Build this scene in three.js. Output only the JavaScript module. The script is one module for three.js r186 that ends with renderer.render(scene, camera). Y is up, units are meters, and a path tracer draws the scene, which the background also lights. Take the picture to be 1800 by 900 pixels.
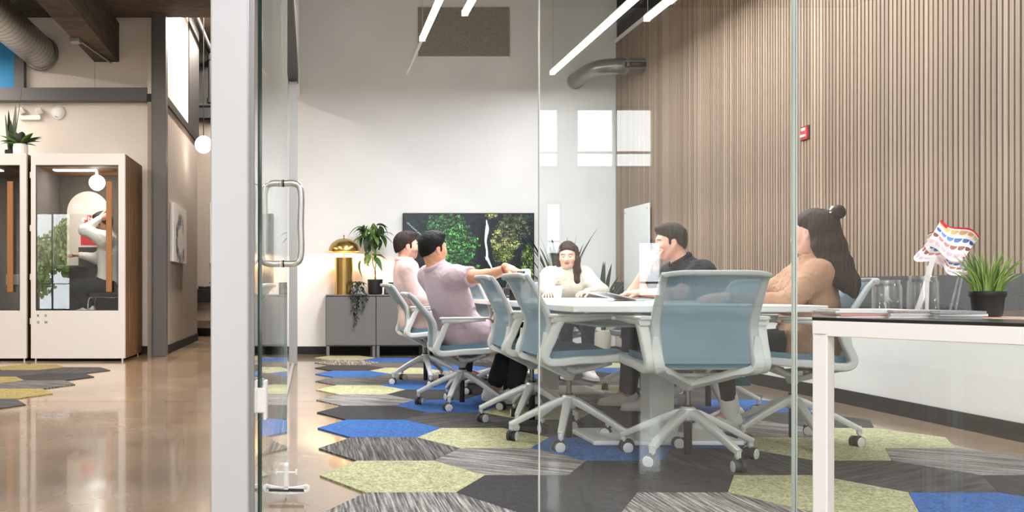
import * as THREE from 'three';
import { mergeGeometries, toCreasedNormals } from 'three/addons/utils/BufferGeometryUtils.js';
import { RoundedBoxGeometry } from 'three/addons/geometries/RoundedBoxGeometry.js';
import { RectAreaLightUniformsLib } from 'three/addons/lights/RectAreaLightUniformsLib.js';
import { TextGeometry } from 'three/addons/geometries/TextGeometry.js';
import { FontLoader } from 'three/addons/loaders/FontLoader.js';

// ------------------------------------------------------------------ camera, sky, lights, exposure
const renderer = new THREE.WebGLRenderer({ antialias: true });
renderer.toneMapping = THREE.LinearToneMapping;
renderer.toneMappingExposure = 1.0;
renderer.shadowMap.enabled = true;
RectAreaLightUniformsLib.init();
const scene = new THREE.Scene();
const FOCAL = 1490;
const camera = new THREE.PerspectiveCamera(2 * Math.atan(450 / FOCAL) * 180 / Math.PI, 2, 0.05, 100);
camera.position.set(0, 0.82, 0);
camera.lookAt(0, 0.82, -10);
camera.setViewOffset(1800, 900, 353, -57, 1800, 900);
scene.add(camera);
scene.background = new THREE.Color(0.92, 0.97, 1.0);
scene.backgroundIntensity = 10.0;
const LAMP = { meeting: 50, lobby: 95, hall: 0.3, meetingColor: new THREE.Color(0.95, 0.985, 1.06), lobbyColor: new THREE.Color(1.0, 0.93, 0.86) };

// ------------------------------------------------------------------ helpers
const v3 = (x, y, z) => new THREE.Vector3(x, y, z);
const taken = {};
function numbered(n) { const k = (taken[n] = (taken[n] ?? -1) + 1); return k ? n + '_' + String(k).padStart(3, '0') : n; }
function rng(seed) { let s = seed >>> 0; return () => { s = (s + 0x6D2B79F5) >>> 0; let t = s; t = Math.imul(t ^ (t >>> 15), t | 1); t ^= t + Math.imul(t ^ (t >>> 7), t | 61); return ((t ^ (t >>> 14)) >>> 0) / 4294967296; }; }
const lerp = (a, b, t) => a + (b - a) * t;
const clamp = (x, a = 0, b = 1) => Math.min(b, Math.max(a, x));
const sstep = (a, b, x) => { const t = clamp((x - a) / (b - a)); return t * t * (3 - 2 * t); };

function mesh(name, geo, mat, parent) {
  if (Array.isArray(geo)) geo = geo.length > 1 ? merge(geo) : geo[0];
  const m = new THREE.Mesh(geo, mat); m.castShadow = m.receiveShadow = true;
  m.name = parent ? name : numbered(name); (parent ?? scene).add(m); return m;
}
function merge(list) {
  return mergeGeometries(list.map((g) => {
    const h = g.index ? g.toNonIndexed() : g.clone();
    for (const k of Object.keys(h.attributes)) if (!['position', 'normal', 'uv'].includes(k)) h.deleteAttribute(k);
    if (!h.attributes.uv) h.setAttribute('uv', new THREE.BufferAttribute(new Float32Array(h.attributes.position.count * 2), 2));
    if (!h.attributes.normal) h.computeVertexNormals();
    return h;
  }));
}
function tag(o, label, category, group, kind) { o.userData.label = label; if (category) o.userData.category = category; if (group) o.userData.group = group; if (kind) o.userData.kind = kind; return o; }
function struct(o, label) { o.userData.kind = 'structure'; if (label) o.userData.label = label; return o; }
function thing(name, label, category, pos = [0, 0, 0], turn = 0, group) {
  const o = new THREE.Group(); o.name = numbered(name); scene.add(o); o.position.set(...pos); o.rotation.y = turn; return tag(o, label, category, group);
}
function setting(name, label) { const o = new THREE.Group(); o.name = numbered(name); scene.add(o); return struct(o, label); }
// uv in metres, projected along the axis each triangle faces
function boxUV(g0, s = 1, ox = 0, oy = 0) {
  const g = g0.index ? g0.toNonIndexed() : g0, p = g.attributes.position, uv = new Float32Array(p.count * 2);
  const a = v3(), b = v3(), c = v3(), n = v3();
  for (let i = 0; i < p.count; i += 3) {
    a.fromBufferAttribute(p, i); b.fromBufferAttribute(p, i + 1); c.fromBufferAttribute(p, i + 2);
    n.crossVectors(b.clone().sub(a), c.clone().sub(a));
    const x = Math.abs(n.x), y = Math.abs(n.y), z = Math.abs(n.z);
    [a, b, c].forEach((q, k) => {
      const [u, w] = y >= x && y >= z ? [q.x, -q.z] : x >= z ? [-q.z, q.y] : [q.x, q.y];
      uv[(i + k) * 2] = u / s + ox; uv[(i + k) * 2 + 1] = w / s + oy;
    });
  }
  g.setAttribute('uv', new THREE.BufferAttribute(uv, 2)); return g;
}
// box between two corners given as x, y, depth (depth runs away from the camera, -z)
function slab(x0, x1, y0, y1, d0, d1, r = 0) {
  const w = Math.abs(x1 - x0), h = Math.abs(y1 - y0), l = Math.abs(d1 - d0);
  const g = r > 0 ? new RoundedBoxGeometry(w, h, l, 2, Math.min(r, w / 2.01, h / 2.01, l / 2.01)) : new THREE.BoxGeometry(w, h, l);
  g.translate((x0 + x1) / 2, (y0 + y1) / 2, -(d0 + d1) / 2); return boxUV(g);
}
function bx(w, h, l, x, y, z, r = 0) {
  const g = r > 0 ? new RoundedBoxGeometry(w, h, l, 2, Math.min(r, w / 2.01, h / 2.01, l / 2.01)) : new THREE.BoxGeometry(w, h, l);
  g.translate(x, y, z); return g;
}
function cyl(r0, r1, h, x, y, z, n = 24, axis = 'y') {
  const g = new THREE.CylinderGeometry(r1, r0, h, n); if (axis === 'x') g.rotateZ(-Math.PI / 2); if (axis === 'z') g.rotateX(Math.PI / 2);
  g.translate(x, y, z); return g;
}
function rod(a, b, r0, r1 = r0, n = 12) {
  const A = v3(...a), B = v3(...b), L = A.distanceTo(B), g = new THREE.CylinderGeometry(r1, r0, L, n);
  g.applyQuaternion(new THREE.Quaternion().setFromUnitVectors(v3(0, 1, 0), B.clone().sub(A).normalize())); g.translate(...A.add(B).multiplyScalar(0.5).toArray()); return g;
}
function tube(pts, r, n = 48, rs = 10, closed = false) { return new THREE.TubeGeometry(new THREE.CatmullRomCurve3(pts.map((p) => v3(...p)), closed, 'centripetal'), n, r, rs, closed); }
function lathe(pts, n = 40) { return new THREE.LatheGeometry(pts.map((p) => new THREE.Vector2(...p)), n); }
function rrect(w, h, r, n = 3) {
  const out = [], q = [[1, 1, 0], [-1, 1, 1], [-1, -1, 2], [1, -1, 3]];
  for (const [sx, sy, k] of q) for (let i = 0; i <= n; i++) { const a = (k + i / n) * Math.PI / 2; out.push([sx * (w / 2 - r) + r * Math.cos(a), sy * (h / 2 - r) + r * Math.sin(a)]); }
  return out;
}
// sweep a closed outline along a curve; "up" keeps the outline from twisting
function sweep(pts, outline, { up = v3(0, 1, 0), n = 28, scale = () => [1, 1], straight = false, closed = false } = {}) {
  const P = pts.map((p) => (p.isVector3 ? p : v3(...p)));
  let S, T;
  if (straight) { S = P; T = P.map((p, i) => P[Math.min(i + 1, P.length - 1)].clone().sub(P[Math.max(i - 1, 0)]).normalize()); n = P.length - 1; }
  else { const c = new THREE.CatmullRomCurve3(P, closed, 'centripetal'); S = []; T = []; for (let i = 0; i <= n; i++) { S.push(c.getPointAt(i / n)); T.push(c.getTangentAt(i / n)); } }
  const m = outline.length, pos = [], idx = [];
  S.forEach((p, i) => {
    const side = v3().crossVectors(T[i], up).normalize(), nn = v3().crossVectors(side, T[i]).normalize(), [sx, sy] = scale(i / n);
    for (const [x, y] of outline) { const q = p.clone().addScaledVector(side, x * sx).addScaledVector(nn, y * sy); pos.push(q.x, q.y, q.z); }
  });
  for (let i = 0; i < n; i++) for (let k = 0; k < m; k++) { const a = i * m + k, b = i * m + (k + 1) % m; idx.push(a, a + m, b, b, a + m, b + m); }
  if (!closed) for (const e of [0, n]) {
    const base = pos.length / 3; let cx = 0, cy = 0, cz = 0;
    for (let k = 0; k < m; k++) { const j = (e * m + k) * 3; pos.push(pos[j], pos[j + 1], pos[j + 2]); cx += pos[j]; cy += pos[j + 1]; cz += pos[j + 2]; }
    pos.push(cx / m, cy / m, cz / m);
    for (let k = 0; k < m; k++) { const a = base + k, b = base + (k + 1) % m, c = base + m; e ? idx.push(a, c, b) : idx.push(a, b, c); }
  }
  const g = new THREE.BufferGeometry(); g.setAttribute('position', new THREE.Float32BufferAttribute(pos, 3)); g.setIndex(idx); g.computeVertexNormals(); return g;
}
// a bent sheet with thickness from a function (u, v) -> point
function sheet(fn, nu, nv, th = 0.002) {
  const pos = [], idx = [], uv = [], at = (u, v) => v3(...fn(u, v)), nrm = [];
  for (let j = 0; j <= nv; j++) for (let i = 0; i <= nu; i++) {
    const u = i / nu, v = j / nv, e = 1e-3, p = at(u, v), du = at(Math.min(1, u + e), v).sub(at(Math.max(0, u - e), v)), dv = at(u, Math.min(1, v + e)).sub(at(u, Math.max(0, v - e)));
    nrm.push(v3().crossVectors(du, dv).normalize()); pos.push(p); uv.push([u, v]);
  }
  const P = [], U = [], N = (nu + 1) * (nv + 1);
  for (const s of [0.5, -0.5]) pos.forEach((p, i) => { const q = p.clone().addScaledVector(nrm[i], s * th); P.push(q.x, q.y, q.z); U.push(...uv[i]); });
  for (let j = 0; j < nv; j++) for (let i = 0; i < nu; i++) {
    const a = j * (nu + 1) + i, b = a + 1, c = a + nu + 1, d = c + 1;
    idx.push(a, b, d, a, d, c, N + a, N + d, N + b, N + a, N + c, N + d);
  }
  const rim = []; for (let i = 0; i < nu; i++) rim.push([i, i + 1]); for (let j = 0; j < nv; j++) rim.push([j * (nu + 1) + nu, (j + 1) * (nu + 1) + nu]);
  for (let i = nu; i > 0; i--) rim.push([nv * (nu + 1) + i, nv * (nu + 1) + i - 1]); for (let j = nv; j > 0; j--) rim.push([j * (nu + 1), (j - 1) * (nu + 1)]);
  for (const [a, b] of rim) idx.push(a, N + a, N + b, a, N + b, b);
  const g = new THREE.BufferGeometry(); g.setAttribute('position', new THREE.Float32BufferAttribute(P, 3)); g.setAttribute('uv', new THREE.Float32BufferAttribute(U, 2)); g.setIndex(idx);
  return toCreasedNormals(g, 0.9);
}
// ---- textures
function hsh(i, j, s) { let h = Math.imul(i, 374761393) ^ Math.imul(j, 668265263) ^ Math.imul(s + 11, 1274126177); h = Math.imul(h ^ (h >>> 13), 1274126177); return ((h ^ (h >>> 16)) >>> 0) / 4294967296; }
function vn(x, y, px, py, s) {
  const i = Math.floor(x), j = Math.floor(y), fx = x - i, fy = y - j, u = fx * fx * (3 - 2 * fx), w = fy * fy * (3 - 2 * fy);
  const m = (a, b) => hsh(((a % px) + px) % px, ((b % py) + py) % py, s);
  return lerp(lerp(m(i, j), m(i + 1, j), u), lerp(m(i, j + 1), m(i + 1, j + 1), u), w);
}
function fbm(u, v, bx_, by_, oct, s) { let a = 0.5, t = 0, n = 0; for (let k = 0; k < oct; k++) { t += a * vn(u * bx_, v * by_, bx_, by_, s + k); n += a; a *= 0.5; bx_ *= 2; by_ *= 2; } return t / n; }
function tex(w, h, fn, { srgb = true, repeat = [1, 1] } = {}) {
  const d = new Uint8Array(w * h * 4);
  for (let j = 0; j < h; j++) for (let i = 0; i < w; i++) { const c = fn(i / w, j / h, i, j), k = (j * w + i) * 4; d[k] = clamp(c[0]) * 255; d[k + 1] = clamp(c[1]) * 255; d[k + 2] = clamp(c[2]) * 255; d[k + 3] = 255; }
  const t = new THREE.DataTexture(d, w, h); t.wrapS = t.wrapT = THREE.RepeatWrapping; t.magFilter = THREE.LinearFilter; t.minFilter = THREE.LinearMipmapLinearFilter; t.generateMipmaps = true;
  if (srgb) t.colorSpace = THREE.SRGBColorSpace; t.repeat.set(...repeat); t.needsUpdate = true; return t;
}
const gray = (x) => [x, x, x];
const mat = (color, roughness = 0.6, o = {}) => new THREE.MeshStandardMaterial({ color, roughness, ...o });
const phys = (color, roughness = 0.6, o = {}) => new THREE.MeshPhysicalMaterial({ color, roughness, ...o });

// ------------------------------------------------------------------ materials
const T = {};
T.concrete = tex(1536, 1536, (u, v) => {
  const big = fbm(u, v, 5, 5, 5, 1), mid = fbm(u, v, 26, 26, 4, 9), fine = fbm(u, v, 190, 190, 3, 17), st = fbm(u, v, 9, 34, 4, 31);
  const blot = sstep(0.56, 0.72, fbm(u, v, 13, 13, 5, 47)) * 0.05, crack = sstep(0.012, 0.0, Math.abs(fbm(u, v, 7, 7, 4, 60) - 0.5)) * sstep(0.55, 0.7, fbm(u, v, 9, 9, 2, 70)) * 0.1;
  const k = 0.90 + (big - 0.5) * 0.22 + (mid - 0.5) * 0.12 + (fine - 0.5) * 0.06 + (st - 0.5) * 0.08 - blot - crack, w = (big - 0.5) * 0.05 + (st - 0.5) * 0.03;
  return [k * (0.65 + w), k * 0.545, k * (0.44 - w)];
}, { repeat: [1 / 9, 1 / 9] });
T.concreteRough = tex(1024, 1024, (u, v) => gray(0.13 + 0.22 * sstep(0.4, 0.75, fbm(u, v, 11, 11, 5, 5)) * 0.6 + 0.05 * fbm(u, v, 120, 120, 2, 8)), { srgb: false, repeat: [1 / 9, 1 / 9] });
T.grainV = tex(128, 1024, (u, v) => { const g = fbm(u, v, 14, 2, 4, 3), f = fbm(u, v, 60, 6, 2, 13), k = 0.86 + (g - 0.5) * 0.34 + (f - 0.5) * 0.16; return [k, k * 0.985, k * 0.965]; }, { repeat: [8, 0.5] });
T.ply = tex(512, 512, (u, v) => { const g = fbm(u, v, 24, 3, 4, 21), f = fbm(u, v, 120, 10, 2, 23), k = 0.82 + (g - 0.5) * 0.4 + (f - 0.5) * 0.2; return [k, k * 0.97, k * 0.93]; }, { repeat: [1, 1] });
T.formwork = tex(768, 768, (u, v) => { const g = fbm(u, v, 4, 6, 5, 51), f = fbm(u, v, 3, 90, 3, 53), b = fbm(u, v, 40, 40, 3, 55), k = 0.72 + (g - 0.5) * 0.5 + (f - 0.5) * 0.3 + (b - 0.5) * 0.25; return [k, k * 0.96, k * 0.9]; }, { repeat: [1 / 3, 1 / 3] });
T.paint = tex(512, 512, (u, v) => gray(0.5 + (fbm(u, v, 60, 60, 4, 77) - 0.5) * 0.6), { srgb: false, repeat: [1, 1] });
T.plaster = tex(512, 512, (u, v) => gray(0.97 + (fbm(u, v, 6, 6, 5, 88) - 0.5) * 0.05), { repeat: [1 / 3, 1 / 3] });
const loopy = (s, amp, streak) => (u, v) => { const a = fbm(u, v, 90, 90, 2, s), b = fbm(u, v, 18, 18, 3, s + 3), c = streak ? fbm(u, v, 34, 4, 3, s + 9) : 0.5; return gray(0.84 + (a - 0.5) * amp + (b - 0.5) * amp * 0.35 + (c - 0.5) * streak); };
T.carpetLoop = tex(512, 512, loopy(101, 0.5, 0), { repeat: [1.6, 1.6] });
T.carpetStripe = tex(512, 512, (u, v) => {
  const w = u + 0.008 * (fbm(u, v, 6, 6, 2, 5) - 0.5), l = vn(w * 112, v * 4, 112, 4, 7), f = fbm(w, v, 230, 12, 2, 8), n = fbm(u, v, 120, 120, 2, 9);
  return gray(0.60 + (l - 0.5) * 0.62 + (f - 0.5) * 0.3 + (n - 0.5) * 0.22);
}, { repeat: [1.6, 1.6] });
T.carpetDarkStripe = tex(512, 512, (u, v) => { const l = vn(u * 40, v * 4, 40, 4, 27), n = fbm(u, v, 110, 110, 2, 29); return gray(0.72 + (l - 0.5) * 0.36 + (n - 0.5) * 0.3); }, { repeat: [1.6, 1.6] });
T.felt = tex(256, 256, (u, v) => gray(0.85 + (fbm(u, v, 60, 60, 3, 41) - 0.5) * 0.5), { repeat: [3, 3] });
T.weave = tex(256, 256, (u, v, i, j) => gray(0.5 + 0.25 * Math.sin(i * Math.PI / 4) * Math.cos(j * Math.PI / 4) + 0.3 * (fbm(u, v, 60, 60, 2, 43) - 0.5)), { srgb: false, repeat: [8, 8] });
T.strand = tex(512, 512, (u, v) => gray(0.62 + 0.75 * (fbm(u, v, 90, 3, 3, 131) - 0.5) + 0.35 * (fbm(u, v, 22, 2, 2, 137) - 0.5)), { repeat: [9, 4] });
T.knit = tex(256, 256, (u, v, i, j) => gray(0.55 + 0.3 * Math.sin(i * Math.PI / 8) + 0.12 * Math.sin(j * Math.PI / 4 + Math.abs(Math.sin(i * Math.PI / 16)) * 3) + 0.25 * (fbm(u, v, 40, 40, 2, 143) - 0.5)), { srgb: false, repeat: [7, 7] });

const M = {
  floor: phys(0xffffff, 1, { map: T.concrete, roughnessMap: T.concreteRough, clearcoat: 0.55, clearcoatRoughness: 0.05 }),
  slabJoint: mat(0x6b5a4a, 0.9),
  wall: mat('#efeeea', 0.85, { map: T.plaster, bumpMap: T.paint, bumpScale: 0.0006 }),
  wallWarm: mat('#e6dbcf', 0.85, { map: T.plaster, bumpMap: T.paint, bumpScale: 0.0006 }),
  wallTaupe: mat('#a89c90', 0.85, { map: T.plaster, bumpMap: T.paint, bumpScale: 0.0006 }),
  wallLower: mat('#d8d5cf', 0.7, { map: T.plaster }),
  ceilingWhite: mat('#cfcac2', 0.9, { map: T.plaster }),
  ceilingBrown: mat('#6f6256', 0.85, { map: T.formwork, bumpMap: T.formwork, bumpScale: 0.004 }),
  steelGrey: mat('#5d5958', 0.5, { metalness: 0.1 }),
  steelDark: mat('#2c2a29', 0.5, { metalness: 0.1 }),
  postLight: mat('#c3c4c6', 0.38, { metalness: 0.15 }),
  postMid: mat('#9a9896', 0.4, { metalness: 0.25 }),
  base: mat('#0f0e0d', 0.6),
  aluminium: mat('#c9c9c7', 0.32, { metalness: 0.85 }),
  brushed: mat('#d6d6d4', 0.28, { metalness: 0.9 }),
  galvanised: mat('#b4b2ae', 0.33, { metalness: 0.9 }),
  galvDark: mat('#8b8a84', 0.3, { metalness: 0.9 }),
  chrome: mat('#d8d8d8', 0.12, { metalness: 1 }),
  whitePaint: mat('#f0efec', 0.35),
  whiteSatin: mat('#ece8e2', 0.42),
  blackPlastic: mat('#171717', 0.42),
  blackMatte: mat('#101010', 0.75),
  darkPanel: mat('#4c4d4c', 0.75, { map: T.felt }),
  greyPanel: mat('#aaa398', 0.8, { map: T.felt }),
  blue: mat('#2187ba', 0.6),
  glass: phys('#fbfdfc', 0.0, { transmission: 1, thickness: 0, ior: 1.5 }),
  glassClear: phys('#ffffff', 0.0, { transmission: 1, thickness: 0, ior: 1.45 }),
  glassEdge: phys('#c9d2cc', 0.15, { metalness: 0 }),
  glassEdgeDark: phys('#1d3a33', 0.12),
  gasket: mat('#3a3a3a', 0.6),
  lampGlow: mat('#ffffff', 0.4, { emissive: new THREE.Color(1, 0.98, 0.93), emissiveIntensity: 4.5 }),
  warmGlow: mat('#ffffff', 0.4, { emissive: new THREE.Color(1, 0.95, 0.88), emissiveIntensity: 3.0 }),
};
// ------------------------------------------------------------------ the setting
const D_BACK = 10.6, X_RIGHT = 3.8, D_GLASS = 2.5, CEIL = 4.72, CEIL_LOBBY = 4.13;
// floor: concrete bays with saw-cut joints between them
{
  const f = setting('floor', 'polished tan concrete floor with saw-cut joints');
  const joints = [-5.15, -0.2, 6.14, 12.3, 15.2];
  for (let i = 0; i < joints.length - 1; i++) mesh('concrete_bay', slab(-8.2, 6.4, -0.12, 0, joints[i] + 0.005, joints[i + 1] - 0.005), M.floor, f);
  mesh('joint_bed', slab(-8.2, 6.4, -0.16, -0.006, -5.15, 15.2), M.slabJoint, f);
}
// back wall (meeting room and booth side), hallway walls
{
  const w = setting('wall_back', 'tall off-white wall behind the meeting room');
  mesh('plaster', slab(-1.2, X_RIGHT + 0.3, 0, CEIL + 0.3, D_BACK, D_BACK + 0.15), M.wall, w);
  const b = setting('baseboard_back', 'dark rubber skirting of the back wall'); mesh('skirting', slab(-1.2, X_RIGHT, 0, 0.095, D_BACK - 0.012, D_BACK, 0.003), M.base, b);
  const v = setting('wall_booths', 'warm white wall behind the phone booths');
  mesh('plaster', slab(-8.2, -1.85, 0, CEIL + 0.3, 10.6, 10.75), M.wallWarm, v);
  mesh('panel_joint', slab(-2.708, -2.702, 3.3, 3.66, 10.597, 10.602), M.wallTaupe, v);
  const vb = setting('baseboard_booths', 'dark skirting behind the phone booths'); mesh('skirting', slab(-8.2, -1.91, 0, 0.1, 10.588, 10.6, 0.003), M.base, vb);
  const h = setting('wall_hallway', 'taupe side wall of the hallway with pale panel above');
  mesh('plaster', slab(-2.0, -1.8, 0, 3.1, 10.36, 13.4), M.wallTaupe, h);
  mesh('upper_panel', slab(-2.0, -1.8, 3.2, 5.1, 10.36, 12.4), M.wallWarm, h);
  mesh('upper_post', slab(-2.02, -1.78, 3.2, 5.1, 12.4, 13.45), M.steelDark, h);
  mesh('rail', slab(-2.01, -1.775, 3.1, 3.2, 10.36, 13.45), M.base, h);
  const hb = setting('baseboard_hallway', 'dark skirting of the hallway wall'); mesh('skirting', slab(-1.8, -1.785, 0, 0.11, 10.4, 13.4), M.base, hb);
  const e = setting('wall_far', 'taupe wall at the far end of the hallway');
  mesh('plaster', slab(-4, 0.6, 0, 3.75, 14.7, 14.85), M.wallTaupe, e); mesh('bulkhead', slab(-4, 0.6, 3.75, 5.1, 14.55, 14.85), M.steelDark, e);
  mesh('wainscot', slab(-4, 0.6, 0.13, 0.27, 14.68, 14.7), M.wallWarm, e);
  const eb = setting('baseboard_far', 'black skirting at the end of the hallway'); mesh('skirting', slab(-4, 0.6, 0, 0.13, 14.66, 14.7), M.base, eb);
  const hr = setting('wall_hallway_right', 'right side wall of the hallway'); mesh('plaster', slab(-1.2, -1.05, 0, 5.1, D_BACK + 0.15, 14.7), M.wallTaupe, hr);
  const hl = setting('wall_hallway_return', 'wall closing the hallway behind the booths'); mesh('plaster', slab(-4, -3.85, 0, 5.1, 10.75, 14.7), M.wallTaupe, hl);
}
// steel frame over the booth wall
{
  const t = setting('trim_1', 'dark grey steel corner column beside the phone booths');
  mesh('column', slab(-1.905, -1.75, 0, 5.1, 10.2, 10.36, 0.006), M.steelGrey, t);
  mesh('flange', slab(-1.935, -1.905, 0, 5.1, 10.26, 10.3), M.steelGrey, t);
  const b = setting('trim_2', 'dark grey steel beam across the booth wall'); mesh('beam', slab(-8.2, -1.905, 3.14, 3.30, 10.46, 10.6, 0.006), M.steelGrey, b);
  const p = setting('trim_3', 'dark post beside the blue panel'); mesh('post', slab(-3.68, -3.56, 3.3, 4.13, 10.5, 10.6), M.steelGrey, p);
  const bl = setting('wall_blue', 'blue panel high on the wall above the booths'); mesh('panel', slab(-8.2, -3.68, 3.3, 4.13, 10.57, 10.6), M.blue, bl);
}
// ceilings
{
  const c = setting('ceiling', 'dark board-marked concrete ceiling of the lounge');
  mesh('soffit', slab(-8.2, -0.28, CEIL_LOBBY, 5.1, D_GLASS - 0.1, 10.36), M.ceilingBrown, c);
  mesh('soffit', slab(-8.2, 6.4, CEIL_LOBBY, 5.1, -5.15, D_GLASS - 0.1), M.ceilingBrown, c);
  const bm = setting('trim_4', 'deep brown concrete beam running towards the booth wall');
  mesh('beam', slab(-2.71, -2.40, 3.65, 4.14, 1.0, 10.6, 0.008), M.ceilingBrown, bm);
  const m = setting('ceiling_meeting', 'off-white ceiling of the meeting room'); mesh('board', slab(-0.28, X_RIGHT + 0.3, CEIL, CEIL + 0.3, D_GLASS - 0.1, D_BACK), M.ceilingWhite, m);
  const h = setting('ceiling_hallway', 'dark ceiling of the hallway'); mesh('board', slab(-4, 0.6, 5.1, 5.25, 10.3, 14.85), M.ceilingBrown, h);
  const g = setting('wall_bulkhead', 'plaster bulkhead above the glass partition');
  mesh('side', slab(-0.26, -0.14, 3.2, 5.1, D_GLASS, D_BACK), M.wall, g);
  mesh('front', slab(-0.28, X_RIGHT + 0.1, 3.25, 5.1, D_GLASS - 0.06, D_GLASS + 0.06), M.wall, g);
}
// right wall: white below, charcoal band, wooden slats above, grey duct boxing on top
{
  const w = setting('wall_right', 'wall clad in vertical wooden slats over a charcoal band');
  mesh('lower_wall', slab(X_RIGHT, X_RIGHT + 0.15, 0, 0.55, 2.5, D_BACK), M.wallLower, w);
  mesh('charcoal_band', slab(X_RIGHT - 0.012, X_RIGHT + 0.15, 0.55, 0.90, 2.5, D_BACK), M.darkPanel, w);
  mesh('slat_backing', slab(X_RIGHT + 0.021, X_RIGHT + 0.15, 0.90, 5.0, 2.5, D_BACK), M.blackMatte, w);
  const tones = ['#a8917b', '#9c8570', '#b39d88', '#947d6a', '#a68f7b', '#a48d76', '#998473'].map((c) => mat(c, 0.62, { map: T.grainV, bumpMap: T.grainV, bumpScale: 0.0005 }));
  const r = rng(5), full = boxUV(bx(0.02, 2.98, 0.027, 0, 0, 0)), H0 = 0.9, H1 = 3.88;
  const cut0 = 6.45, cut1 = 6.58;
  let k = 0;
  for (let d = 2.56; d < D_BACK - 0.02; d += 0.04, k++) {
    const m = tones[Math.floor(r() * tones.length)], off = (r() - 0.5) * 0.003;
    if (d > cut0 && d < cut1) {
      for (const [a, b] of [[H0, 1.955], [2.07, H1]]) { const s = mesh('slat', boxUV(bx(0.02, b - a, 0.027, 0, 0, 0)), m, w); s.position.set(X_RIGHT + 0.011, (a + b) / 2, -d); }
    } else { const s = mesh('slat', full, m, w); s.position.set(X_RIGHT + 0.011 + off * 0.3, (H0 + H1) / 2, -d - off); }
  }
  const b = setting('baseboard_right', 'black skirting along the slat wall'); mesh('skirting', slab(X_RIGHT - 0.014, X_RIGHT, 0, 0.1, 2.4, D_BACK, 0.003), M.base, b);
  const t = setting('trim_5', 'grey duct boxing along the top of the slat wall');
  mesh('boxing', slab(3.86 - 0.02, 4.12, 3.93, 4.75, 2.56, D_BACK, 0.02), mat('#b5b2a8', 0.6), t);
  mesh('edge_strip', slab(X_RIGHT - 0.008, X_RIGHT + 0.06, 3.88, 3.93, 2.56, D_BACK), M.whitePaint, t);
}
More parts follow.
